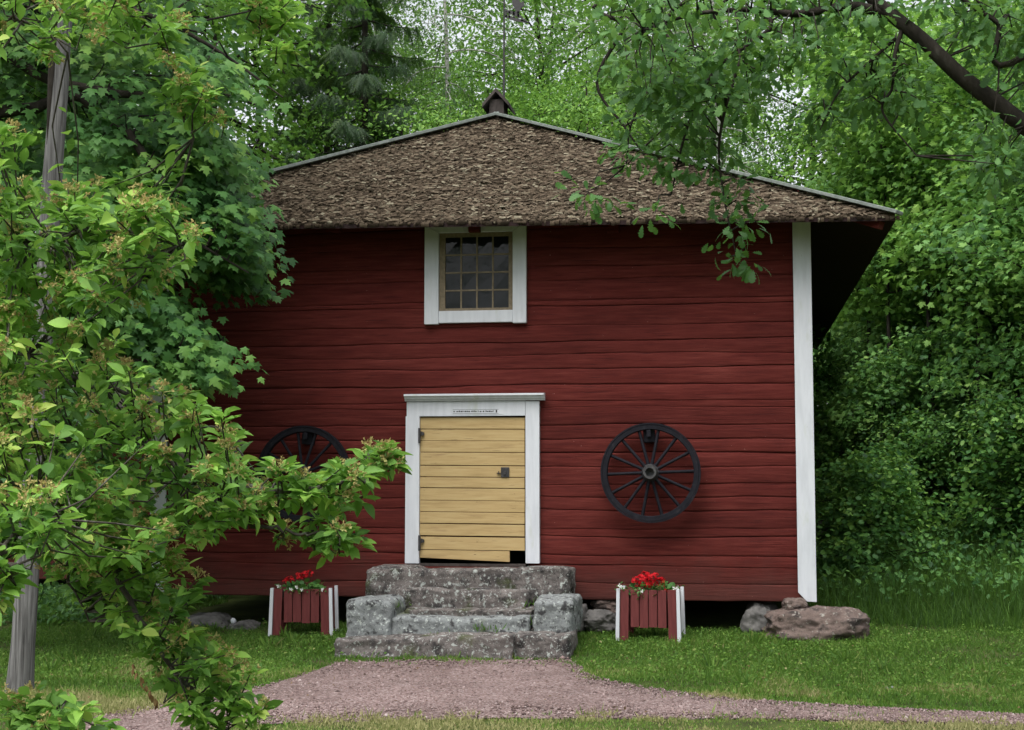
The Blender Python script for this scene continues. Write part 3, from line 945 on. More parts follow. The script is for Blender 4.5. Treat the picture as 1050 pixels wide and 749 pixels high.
def boulder(px0, px1, yt, yb, yc, mat, seed, label, name='boulder', cat='boulder', squash=0.9, group=None, depth=None, sub=5):
    m = (px0 + px1) / 2
    a, b = at(px0, (yt + yb) / 2, yc), at(px1, (yt + yb) / 2, yc)
    z1, z0 = at(m, yt, yc)[2], at(m, yb, yc)[2]
    hx, hz = (b[0] - a[0]) / 2, (z1 - z0) / 2
    hy = depth or hx * 0.8
    c = Vector(((a[0] + b[0]) / 2, yc, (z0 + z1) / 2))
    bm = bmesh.new()
    bmesh.ops.create_icosphere(bm, subdivisions=sub, radius=1)
    for v in bm.verts:
        q = v.co.normalized()
        # squarish with planar cuts
        s = 1.0 / max(abs(q.x) ** 3 + abs(q.y) ** 3 + abs(q.z) ** 3, 1e-6) ** (1 / 3)
        s = 1 + (s - 1) * squash
        w = q * 1.1 + Vector((seed * 3.7, seed, 0))
        s *= 1 + 0.24 * noise.noise(w * 1.0) + 0.13 * noise.noise(w * 2.6) - 0.10 * abs(noise.noise(w * 4.3)) + 0.05 * noise.noise(w * 9) + .02 * noise.noise(w * 22)
        v.co = c + Vector((q.x * hx * s, q.y * hy * s, q.z * hz * s))
    o = link(name, mesh_bm(name, bm, True), mat)
    return tag(o, label, cat, group)
boulder(785, 889, 621.5, 670, -0.10, M['boulder'], 2.0, 'large pinkish boulder under the right corner of the barn', depth=0.42)
boulder(801, 829, 613, 631, -0.13, M['boulder'], 5.0, 'small wedge stone between the barn corner and large boulder', 'fieldstone', 'stone', depth=0.12)
boulder(760, 799, 617, 664, 0.20, M['stone_dark'], 3.3, 'dark stone in the shade left of the large boulder', 'fieldstone', 'stone', depth=0.25)
boulder(584, 602, 616, 650, -0.02, M['stone_dark'], 7.1, 'narrow grey stone tight against the right end of the steps', 'fieldstone', 'stone', depth=0.15)
boulder(599, 633, 625, 648, 0.02, M['stone_dark'], 8.4, 'rounded grey stone left of the flower box with full red blossoms', 'fieldstone', 'stone', depth=0.18)
boulder(607, 644, 611, 630, 0.18, M['boulder'], 9.9, 'flat brownish stone on top, just under the barn sill', 'fieldstone', 'stone', depth=0.16)
boulder(194, 240, 629, 658, 0.1, M['stone_dark'], 11.2, 'wide grey stone under the left part of the barn', 'fieldstone', 'stone', depth=0.25)
boulder(232, 266, 637, 656, -0.05, M['stone_dark'], 12.5, 'low dark stone beside the left flower box', 'fieldstone', 'stone', depth=0.15)
boulder(140, 178, 617, 636, 0.15, M['boulder'], 13.8, 'brownish flat stone under the left barn corner', 'fieldstone', 'stone', depth=0.25)
boulder(130, 182, 634, 660, 0.12, M['boulder'], 15.1, 'large low stone below the flat one at the left corner', 'boulder', 'boulder', depth=0.3)
boulder(237, 242, 634, 640, -0.14, M['white'], 17.0, 'tiny white stone on the grey stones left of the steps', 'pebble', 'stone', depth=0.03, sub=2)
boulder(908, 920, 704, 709, -3.15, M['granite_pale'], 18.0, 'small pale stone half sunk in the right lawn', 'pebble', 'stone', depth=0.04, sub=2)

# ------------------------------------------------------------------ wagon wheels
def wheel_meshes():
    """Rim, hub and one spoke around the origin, facing -Y."""
    def ring(profile, seg, name):
        n = len(profile)
        V, F = [], []
        for i in range(seg):
            a = 2 * math.pi * i / seg
            for r, y in profile:
                rr = r + 0.0025 * nz(math.cos(a) * 3, math.sin(a) * 3, r * 9)
                V.append((rr * math.cos(a), y, rr * math.sin(a)))
        for i in range(seg):
            for j in range(n):
                F.append((i * n + j, ((i + 1) % seg) * n + j, ((i + 1) % seg) * n + (j + 1) % n, i * n + (j + 1) % n))
        bm = bmesh.new()
        vs = [bm.verts.new(v) for v in V]
        for f in F:
            bm.faces.new([vs[k] for k in f])
        return mesh_bm(name, bm, False)
    rim = ring([(0.435, -0.030), (0.440, -0.036), (0.484, -0.036), (0.486, 0.034), (0.438, 0.034), (0.434, 0.028)], 72, 'rim')
    tyre = ring([(0.487, -0.040), (0.503, -0.040), (0.503, 0.038), (0.487, 0.038)], 72, 'tyre')
    hub = ring([(0.0005, -0.05), (0.040, -0.06), (0.044, -0.135), (0.066, -0.135), (0.072, -0.12), (0.076, -0.07), (0.088, -0.04), (0.088, 0.03), (0.06, 0.06), (0.0005, 0.06)], 32, 'hub')
    bm = bmesh.new()
    segs = [(0.075, -0.022, 0.022, 0.026), (0.12, -0.022, 0.017, 0.022), (0.30, -0.012, 0.0155, 0.019), (0.40, -0.003, 0.017, 0.02), (0.445, 0.0, 0.018, 0.02)]
    rings = []
    for r, y, wx, wy_ in segs:
        rings.append([bm.verts.new((wx * math.cos(a), y + wy_ * math.sin(a), r)) for a in np.linspace(0, 2 * math.pi, 9)[:-1]])
    for a, b in zip(rings, rings[1:]):
        for i in range(8):
            bm.faces.new((a[i], a[(i + 1) % 8], b[(i + 1) % 8], b[i]))
    return rim, tyre, hub, mesh_bm('spoke', bm, True)
_w = wheel_meshes()
def wheel(px, py, label, rot):
    c = at(px, py, -0.16)
    w = empty('wagon_wheel', c, label, 'wheel', 'old wagon wheels hung on the barn wall')
    w.rotation_euler = (math.radians(-2), rot, 0)
    rim = link('rim', _w[0], M['wheel'], w, True)
    link('tyre', _w[1], M['wheel'], rim, True)
    link('hub', _w[2], M['hub'], w, True)
    for k in range(14):
        s = link('spoke', _w[3], M['wheel'], w, True)
        s.rotation_euler = (0, 2 * math.pi * (k + 0.5) / 14, 0)
    bm = bmesh.new()
    bm_box(bm, -0.058, 0.058, 0.02, 0.13, 0.31, 0.435, 0.008)
    bm_box(bm, -0.02, 0.02, -0.06, -0.001, 0.36, 0.43, 0.006)
    link('hanger', mesh_bm('hanger', bm), M['wheel'], w, True)
wheel(667, 485, 'old black wagon wheel hung right of the yellow door', math.radians(-2))
wheel(311, 486, 'old black wagon wheel left of the door, half hidden by apple leaves', math.radians(4))

# ------------------------------------------------------------------ flower boxes
def planter(px, py, yc, w_px, h_px, ang, label, lean):
    base = at(px, py, yc)
    z0 = float(gz(base[0], yc)) + 0.0
    s = (15 + yc) / 1500.0
    w, h, d = w_px * s, h_px * s * 1.0, 0.36
    p = empty('flower_box', (base[0], yc, z0), label, 'planter', 'red and white flower boxes beside the steps')
    p.rotation_euler = (0, 0, ang)
    hw = w / 2
    bm = bmesh.new()
    n = 6
    bw = w / n
    for k in range(n):
        if k in (0, n - 1):
            continue
        bm_box(bm, -hw + bw * k + 0.004, -hw + bw * (k + 1) - 0.004, -d / 2, -d / 2 + 0.018, 0.125 + random.uniform(-.006, .006), h - 0.01 + random.uniform(-.006, .006), 0.002)
    link('front_panel', mesh_bm('front_panel', bm), M['planter_red'], p, True)
    bm = bmesh.new()
    for k in range(1, n - 1):
        bm_box(bm, -hw + bw * k + 0.004, -hw + bw * (k + 1) - 0.004, d / 2 - 0.018, d / 2, 0.125, h - 0.01, 0.002)
    link('back_panel', mesh_bm('back_panel', bm), M['planter_red'], p, True)
    for s_ in (-1, 1):
        bm = bmesh.new()
        for k in range(4):
            y0 = -d / 2 + 0.025 + k * (d - 0.05) / 4
            bm_box(bm, s_ * (hw - 0.012) - 0.009, s_ * (hw - 0.012) + 0.009, y0, y0 + (d - 0.05) / 4 - 0.006, 0.125, h - 0.01, 0.002)
        link('side_panel', mesh_bm('side_panel', bm), M['planter_red'], p, True)
        for t in (-1, 1):
            # red leg board with a white edge board standing slightly splayed
            bm = bmesh.new()
            xo = s_ * (hw + 0.004)
            y = t * (d / 2 + 0.009)
            bm_prism(bm, [(xo + s_ * lean * 0.4, y - 0.009, 0), (xo - s_ * bw * 0.92 + s_ * lean * 0.4, y - 0.009, 0), (xo - s_ * bw * 0.92, y - 0.009, h), (xo, y - 0.009, h)], (0, 0.018, 0))
            leg = link('leg', mesh_bm('leg', bm), M['planter_red'], p, True)
            bm = bmesh.new()
            xw = s_ * (hw + 0.008)
            bm_prism(bm, [(xw + s_ * lean * 0.4, y - 0.03, -0.005), (xw + s_ * (0.036 + lean * 0.4), y - 0.03, -0.005), (xw + s_ * 0.031, y - 0.03, h + 0.006), (xw, y - 0.03, h + 0.006)], (0, 0.045, 0))
            link('white_edge', mesh_bm('white_edge', bm), M['white'], leg, True)
    bm = bmesh.new()
    bm_box(bm, -hw + 0.03, hw - 0.03, -d / 2 + 0.022, d / 2 - 0.022, h - 0.09, h - 0.035)
    link('soil', mesh_bm('soil', bm), M['soil'], p, True)
    return p, z0 + h, base[0], yc, w, d
def rotz(p, ang):
    c, s = math.cos(ang), math.sin(ang)
    return np.stack([p[:, 0] * c - p[:, 1] * s, p[:, 0] * s + p[:, 1] * c, p[:, 2]], -1)

def flowers(pl, umbels, label, label2, rs, whites):
    p, zt, x, y, w, d = pl
    r = np.random.default_rng(rs)
    g = empty('red_geranium', (x, y, zt - 0.04), label, 'flower')
    n = 150
    pos = np.stack([r.uniform(-w * .34, w * .34, n), r.uniform(-d * .45, d * .3, n), r.uniform(-0.01, 0.085, n)], -1)
    axis = unit(np.stack([r.normal(0, 1, n), r.normal(-.5, .8, n), r.normal(0.1, .3, n)], -1))
    nr = np.stack([r.normal(0, .5, n), r.normal(-.5, .5, n), np.ones(n)], -1)
    link('leaves', scatter('leaves', 'round', pos, axis, nr, r.uniform(.035, .065, n), r.uniform(0.05, .7, n)), M['maple'], g, True)
    tb = Tubes()
    P, A, Nn = [], [], []
    for (ux, uy, uz, ur) in umbels:
        c = np.array([ux, uy, uz])
        tb.add([np.array([ux * .6, uy * .5, 0.0]), np.array([ux * .85, uy, uz * .6]), c], [.003, .0025, .002], 4)
        m = int(26 * (ur / .05) ** 2)
        dd = unit(r.normal(0, 1, (m, 3)) + np.array([0, -.2, .35]))
        for q in dd:
            for k in range(4):
                a = unit(np.cross(q, r.normal(0, 1, 3)))
                P.append(c + q * ur * r.uniform(.75, 1.05))
                A.append(a + q * .25)
                Nn.append(q)
    P, A, Nn = map(np.array, (P, A, Nn))
    link('stems', tb.mesh('stems'), M['maple'], g, True)
    link('blossoms', scatter('blossoms', 'hex', P, A, Nn, r.uniform(.018, .026, len(P)), r.uniform(0, 1, len(P)), np.full(len(P), 1.3)), M['red_petal'], g, True)
    # trailing white flowers at the box ends
    b = empty('white_trailing_flower', (x, y, zt - 0.04), label2, 'flower')
    P, A, Nn, LP, LA = [], [], [], [], []
    for (ux, uy, uz) in whites:
        for k in range(16):
            LP.append((ux + r.normal(0, .03), uy + r.normal(0, .03), uz - .02 + r.normal(0, .022)))
        for k in range(5):
            a = 2 * math.pi * k / 5
            P.append((ux + r.normal(0, .004), uy - .03, uz + r.normal(0, .004)))
            A.append((math.cos(a), -.15, math.sin(a)))
            Nn.append((0, -1, .3))
    LP = np.array(LP)
    n = len(LP)
    link('leaves', scatter('leaves', 'hex', LP, r.normal(0, 1, (n, 3)), r.normal(0, .5, (n, 3)) + [0, -.4, 1], r.uniform(.025, .04, n), r.uniform(0.1, .8, n)), M['oak'], b, True)
    P = np.array(P, float)
    link('blossoms', scatter('blossoms', 'hex', P, np.array(A, float), np.array(Nn, float), np.full(len(P), .02), r.uniform(0, 1, len(P)), np.full(len(P), 1.2)), M['white_petal'], b, True)

plR = planter(667.5, 652, -0.42, 55, 51, math.radians(-4), 'red flower box with white edges, full of red geraniums, right of steps', 0.02)
flowers(plR, [(-.13, -.10, .11, .05), (-.07, -.12, .13, .052), (-.01, -.13, .10, .055), (.05, -.08, .15, .045), (.10, -.12, .105, .05), (.02, -.14, .14, .045), (.16, -.14, .015, .03), (-.05, -.03, .16, .045)],
        'dense bright red geranium in the flower box right of the steps', 'white flowers at both ends of the right flower box', 5,
        [(-.29, -.15, .075), (-.27, -.13, .05), (-.07, -.2, .03), (.27, -.15, .06), (.24, -.14, .05)])
plL = planter(312, 645, -0.42, 56, 48, math.radians(7), 'red flower box with white edges, standing left of the steps behind apple leaves', 0.03)
flowers(plL, [(-.16, -.10, .10, .040), (-.12, -.12, .125, .036), (-.03, -.10, .155, .038), (.03, -.08, .175, .035), (.08, -.08, .19, .03)],
        'sparse red geranium in the flower box left of the steps', 'white flowers along the rim of the left flower box', 6,
        [(-.22, -.15, .06), (-.08, -.18, .035), (-.02, -.18, .055), (.03, -.18, .03), (.24, -.15, .03)])

# ------------------------------------------------------------------ the pole at the left
pole = empty('wooden_pole', at_ground(20, 711, 0.0), 'grey weathered wooden pole leaning at the left edge of the lawn', 'pole')
p0 = np.array(pole.location)
ptop = at(64, 30, p0[1] - 0.1)
tb = Tubes()
pts, rad = [], []
for t in np.linspace(-0.02, 1.12, 26):
    q = p0 + (ptop - p0) * t
    pts.append(q + np.array([0.006 * nz(t * 6), 0.006 * nz(t * 6, 4), 0]))
    rad.append(0.092 - 0.022 * t + 0.003 * nz(t * 14, 9) + 0.02 * max(0, 0.05 - t) / 0.05)
tb.add(pts, rad, 20)
link('shaft', tb.mesh('shaft'), M['pole'], pole)
tb = Tubes()
b_ = ptop + (p0 - ptop) * 0.02
tb.add([b_ + (p0 - ptop) * t + np.array([-0.035, -0.062, 0]) for t in (-.1, 0.02, 0.06, 0.11, .16)], [0.02, 0.03, 0.026, 0.016, 0.003], 6)
link('crack', tb.mesh('crack'), M['bark'], pole)

# ------------------------------------------------------------------ the red shed beyond the left corner
shed = empty('red_shed', (-9.2, 3.0, 0.1), 'dark red log shed behind the left corner of the barn', 'shed')
sz = [0.35 + 0.165 * i for i in range(15)]
link('front_wall', log_mesh('shed_wall', sz, -11.5, -6.95, [], 3.0, seed=40), M['falu'], shed)
box_part('side_wall', M['falu'], shed, -7.1, -6.953, 3.145, 6.0, 0.36, 2.62)
box_part('side_wall', M['falu'], shed, -11.48, -11.33, 3.145, 6.0, 0.36, 2.62)
bm = bmesh.new()
bm_prism(bm, [(-12.0, 2.5, 2.55), (-12.0, 4.6, 3.6), (-12.0, 6.6, 2.55), (-12.0, 6.6, 2.47), (-12.0, 4.6, 3.52), (-12.0, 2.5, 2.47)], (5.2, 0, 0))
link('roof', mesh_bm('roof', bm), M['dark_wood'], shed)

# ------------------------------------------------------------------ trees
def crown_leaves(name, kind, centers, per, sig, size, r, flat=0.6, droop=0.35, tint_mu=None, wide=None):
    """Leaves in clumps round the given centres. tint_mu: one mean tint per clump."""
    c = np.asarray(centers, float)
    m = len(c)
    k = np.maximum(1, r.poisson(per, m))
    idx = np.repeat(np.arange(m), k)
    n = len(idx)
    pos = c[idx] + r.normal(0, 1, (n, 3)) * np.array([sig, sig, sig * flat])
    mid = c.mean(0)
    outw = unit((pos - mid) * np.array([1, 1, 0.2]))
    axis = outw * 0.5 + r.normal(0, 0.7, (n, 3)) + np.array([0, 0, -droop])
    nr = np.stack([r.normal(0, .45, n), r.normal(0, .45, n), np.ones(n)], -1) + outw * 0.45
    mu = r.normal(0.45, 0.16, m) if tint_mu is None else np.asarray(tint_mu)
    tint = mu[idx] + r.normal(0, 0.16, n)
    sz = size * r.uniform(0.7, 1.25, n)
    return scatter(name, kind, pos, axis, nr, sz, tint, None if wide is None else np.full(n, wide))

def make_tree(seed, H, base, R, nl, per, sig, size, kind, trunk_r, droop=0.3, shape='oval', lean=0.15, sub=5):
    """Tapered trunk with limbs and a crown of leaf clumps on the limb tips; returns (trunk mesh, crown mesh), base at the origin."""
    r = np.random.default_rng(seed)
    tb = Tubes()
    bend = r.normal(0, lean, 2)
    def trunk_at(z):
        t = z / H
        return np.array([bend[0] * t * t * H * .3 + .08 * math.sin(t * 7 + seed), bend[1] * t * t * H * .3 + .08 * math.cos(t * 5 + seed), z])
    zs = np.linspace(-0.1, H * 0.97, 18)
    tb.add([trunk_at(z) for z in zs], [trunk_r * (1 - 0.9 * max(z, 0) / H) * (1.35 if z < 0.2 else 1) for z in zs], 9)
    centers = []
    for i in range(nl):
        f = (i + r.uniform(0, 1)) / nl
        z = H * (base + (0.97 - base) * f)
        prof = {'oval': math.sin(math.pi * (0.12 + 0.82 * f)) ** 0.7, 'cone': 1 - 0.85 * f, 'column': 0.8 + 0.2 * math.sin(9 * f)}[shape]
        L = R * prof * r.uniform(0.65, 1.15)
        az = i * 2.399 + r.uniform(-.4, .4)
        el = r.uniform(0.1, 0.75)
        d = np.array([math.cos(az), math.sin(az), math.tan(el) * 0.7])
        s = trunk_at(z)
        pts = [s + d * L * t + np.array([0, 0, -droop * L * t * t]) + r.normal(0, .03 * L, 3) * t for t in np.linspace(0, 1, 6)]
        r0 = trunk_r * (1 - 0.85 * z / H) * 0.5
        tb.add(pts, np.linspace(r0, 0.008, 6), 5)
        for j in range(sub):
            t = r.uniform(0.3, 1)
            q = pts[0] + (pts[-1] - pts[0]) * t
            q = np.array([np.interp(t, np.linspace(0, 1, 6), [p[k] for p in pts]) for k in range(3)])
            e = q + unit(d + r.normal(0, .8, 3)) * L * r.uniform(.15, .4) + np.array([0, 0, -droop * .3])
            tb.add([q, (q + e) / 2 + r.normal(0, .03, 3), e], [r0 * .35 + .003, r0 * .2 + .003, .004], 4)
            for u in (0.35, 0.7, 1.0):
                centers.append(q + (e - q) * u + r.normal(0, sig * .5, 3))
    c = np.array(centers)
    return tb.mesh('trunk'), crown_leaves('crown', kind, c, per, sig, size, r, droop=droop, tint_mu=r.normal(0.47, 0.26, len(c)))

def make_spruce(seed, H=17, base=0.12, R=2.6):
    r = np.random.default_rng(seed)
    tb = Tubes()
    zs = np.linspace(-.1, H, 14)
    tb.add([(0.02 * math.sin(z), 0, z) for z in zs], [0.22 * (1 - .95 * max(z, 0) / H) for z in zs], 9)
    P, A, Nn = [], [], []
    nb = 105
    for i in range(nb):
        f = i / nb
        z = H * (base + (1 - base) * f)
        L = R * (1 - f) ** .8 * r.uniform(.7, 1.1) + .25
        az = i * 2.399 + r.uniform(-.3, .3)
        d = np.array([math.cos(az), math.sin(az), 0])
        side = np.array([-d[1], d[0], 0])
        def at_t(t):
            return np.array([0, 0, z]) + d * L * t + np.array([0, 0, -0.42 * L * t + 0.28 * L * t * t])
        pts = [at_t(t) for t in np.linspace(0, 1, 6)]
        tb.add(pts, np.linspace(.03, .006, 6), 4)
        k = int(40 + 60 * L)
        for _ in range(k):
            t = r.uniform(.12, 1) ** .8
            q = at_t(t)
            s = r.choice([-1, 1])
            P.append(q + side * r.normal(0, .10))
            A.append(d * r.uniform(.1, .7) + side * s * r.uniform(.1, .8) + np.array([0, 0, -r.uniform(.5, 1.3)]))
            Nn.append(d * .5 + np.array([r.normal(0, .4), r.normal(0, .4), .8]))
    n = len(P)
    me = scatter('crown', 'spray', np.array(P), np.array(A), np.array(Nn), r.uniform(.28, .6, n), r.normal(.45, .25, n), np.full(n, 1.2))
    return tb.mesh('trunk'), me

def place(meshes, names, x, y, rz, sc, label, cat, mats, group, name):
    o = empty(name, (x, y, float(gz(x, y)) - 0.05), label, cat, group)
    o.rotation_euler = (0, 0, rz)
    o.scale = (sc, sc, sc * random.uniform(.93, 1.07))
    for me, nm, mt in zip(meshes, names, mats):
        link(nm, me, mt, o, True)
    return o

def xs_at(px, Y):
    return float(at(px, 300, Y)[0])

TC = ['trunk', 'crown']
tA = make_tree(11, 13, 0.22, 3.2, 28, 30, .36, .125, 'hex', .17)
tB = make_tree(12, 15, 0.20, 3.6, 30, 25, .38, .135, 'palmate', .19, droop=.45)
tC = make_tree(13, 9, 0.16, 2.3, 24, 24, .32, .115, 'palmate', .075, droop=.4)
tE = make_tree(15, 7.5, 0.45, 0.75, 18, 16, .22, .10, 'palmate', .045, droop=.3, shape='column', sub=4)
tD = make_tree(14, 16, 0.25, 2.6, 36, 34, .34, .085, 'hex', .15, droop=.75, shape='column')   # birch
sA = make_tree(21, 4.2, 0.03, 1.7, 24, 24, .25, .088, 'hex', .035, sub=4)
sB = make_tree(22, 3.0, 0.02, 1.5, 22, 22, .22, .095, 'round', .03, sub=4)
sC = make_tree(23, 5.5, 0.10, 1.7, 24, 19, .25, .125, 'palmate', .045, droop=.5, sub=4)
spr = make_spruce(31)

def forest(spec, meshes, mats, name, label, cat, group):
    for i, (px, Y, sc) in enumerate(spec):
        place(meshes, TC, xs_at(px, Y), Y, random.uniform(0, 6.28), sc, label, cat, mats, group, name)

G1 = 'trees of the wood behind the barn'
forest([(470, 19, 1.0), (640, 20.5, 0.95), (735, 17.5, 0.98), (395, 24, 1.1)], tD, (M['bark_birch'], M['birch']), 'birch_tree', 'tall fine-leaved birch tree with pale trunk behind the barn roof', 'birch', G1)
forest([(425, 16.5, 0.82), (700, 25, 1.05), (820, 18.5, 0.95), (545, 27, 1.2), (575, 23, 1.15), (450, 29, 1.15), (610, 30, 1.15), (690, 30, 1.15), (495, 24, 1.0), (330, 23, 1.05), (610, 16.6, 0.74), (500, 18.0, .80), (575, 19.5, .85), (655, 22, .95)], tA, (M['bark'], M['lime']), 'broadleaf_tree', 'bright green broadleaf tree in the wood beyond the barn', 'tree', G1)
forest([(372, 16.2, 0.98), (335, 20, 1.0)], spr, (M['bark'], M['spruce']), 'spruce_tree', 'dark drooping spruce tree behind the left slope of the roof', 'spruce', 'spruces behind the barn')
G2 = 'trees in the thicket right of the barn'
forest([(968, 14, .62), (1035, 13, .60), (1100, 10, .60), (905, 17, .66), (965, 19, .74), (1110, 17, .72), (1040, 22, .8), (985, 26, .95), (890, 24, .9), (1190, 8, .7)], tB, (M['bark'], M['lime']), 'maple_tree', 'bright green maple tree in the thicket right of the barn', 'tree', G2)
forest([(848, 18.5, .9), (1030, 7.6, 0.72), (1078, 8.0, 0.75), (985, 9.5, 0.75), (1045, 10, 0.9), (945, 11.5, .8), (1125, 5.0, .8)], tC, (M['bark'], M['thicket']), 'young_maple', 'young slender maple among the bushes right of the barn', 'sapling', 'saplings in the thicket right of the barn')
forest([(902, 9.0, 1.1), (921, 8.0, 1.05), (962, 7.4, 1.0), (1000, 6.2, 1.0), (1045, 8.2, 1.1), (940, 10.5, 1.1)], tE, (M['bark'], M['lime']), 'slender_sapling', 'slender bare-stemmed sapling with airy bright leaves beside the barn eave', 'sapling', 'slender saplings beside the barn')
forest([(845, 15.5, 1.2), (862, 16.5, 1.3), (952, 7.6, 0.72), (1052, 6.8, 0.72), (1105, 5.6, 0.9), (1020, 11.6, .9), (935, 10.0, .8)], sA, (M['bark'], M['thicket']), 'hazel_bush', 'leafy hazel bush in the dense thicket right of the barn', 'bush', 'bushes right of the barn')
forest([(858, 15.0, 1.2), (884, 4.0, 0.62), (905, 8.0, 0.7), (1010, 6.4, 0.65), (1062, 5.0, 0.7), (950, 6.6, .6), (1115, 5.2, 0.75)], sB, (M['bark'], M['maple']), 'round_leaved_bush', 'low round-leaved bush at the edge of the right thicket', 'bush', 'low bushes at the thicket edge')
forest([(935, 13.5, 0.85), (1010, 11.6, .8), (1080, 12.5, .9), (880, 14.5, .9), (925, 15.5, .9), (906, 7.6, .58), (985, 7.0, .62), (1025, 8.8, .70), (965, 10.4, .75), (1085, 7.4, .7), (912, 11.5, .75)], sC, (M['bark'], M['thicket']), 'tall_maple_bush', 'tall bright maple bush deep in the right thicket', 'bush', 'tall bushes deep in the right thicket')
G3 = 'trees left of the barn'
forest([(20, 9, 0.95), (120, 12, 1.0), (215, 16.5, 1.05), (-80, 7, .95), (275, 22, 1.05), (60, 18, 1.1), (-60, 15, 1)], tB, (M['bark'], M['maple']), 'dark_maple_tree', 'darker green maple tree behind the left side of the barn', 'tree', G3)
forest([(40, 7.5, 1.0), (-40, 6.8, 1.0), (110, 8.0, 1.0), (170, 14.5, 1.1)], sC, (M['bark'], M['thicket']), 'leafy_bush', 'leafy bush behind the red shed at left', 'bush', 'bushes behind the red shed')

# the wood across the lawn, behind the photographer: mirrored in the panes and shading the barn from the low sky
r = np.random.default_rng(78)
n = 1500
cx = np.stack([r.uniform(-34, 30, n), r.uniform(-37, -29, n), np.zeros(n)], -1)
cx[:, 2] = r.uniform(0, 19, n) * r.uniform(.55, 1, n)
cx = cx[((cx[:, 0] + 7.6) / 1.5) ** 2 + ((cx[:, 2] - 8.4) / 2.0) ** 2 > 1]
me = crown_leaves('garden_wood', 'hex', cx, 20, .8, .34, r, tint_mu=r.normal(.4, .22, n))
tag(link('garden_wood', me, M['maple']), 'wood across the lawn, mirrored darkly in the window panes', 'wood', None, 'stuff')

# far mass of the wood
r = np.random.default_rng(77)
n = 900
cx = np.stack([r.uniform(-34, 24, n), r.uniform(31, 44, n), np.zeros(n)], -1)
cx[:, 2] = gz(cx[:, 0], cx[:, 1]) + r.uniform(0, 10.5, n) * r.uniform(.4, 1, n)
me = crown_leaves('far_wood', 'hex', cx, 24, .75, .30, r, tint_mu=r.normal(.4, .22, n))
tag(link('far_wood', me, M['thicket']), 'green mass of the wood far behind the barn', 'wood', None, 'stuff')

# ------------------------------------------------------------------ crowns that hang into the picture
def poly_pts(poly, n, r):
    """n random points inside a polygon."""
    p = np.array(poly, float)
    lo, hi = p.min(0), p.max(0)
    out = []
    while len(out) < n:
        q = r.uniform(lo, hi, (n, 2))
        x, y = q[:, 0], q[:, 1]
        ins = np.zeros(n, bool)
        for (x1, y1), (x2, y2) in zip(p, np.roll(p, -1, 0)):
            c = (y1 > y) != (y2 > y)
            with np.errstate(divide='ignore', invalid='ignore'):
                ins ^= c & (x < (x2 - x1) * (y - y1) / (y2 - y1) + x1)
        out += list(q[ins])
    return np.array(out[:n])

def nearest_on(paths, q):
    best, bd = None, 1e9
    for p in paths:
        d = ((p - q) ** 2).sum(1)
        i = d.argmin()
        if d[i] < bd:
            bd, best = d[i], p[i]
    return best

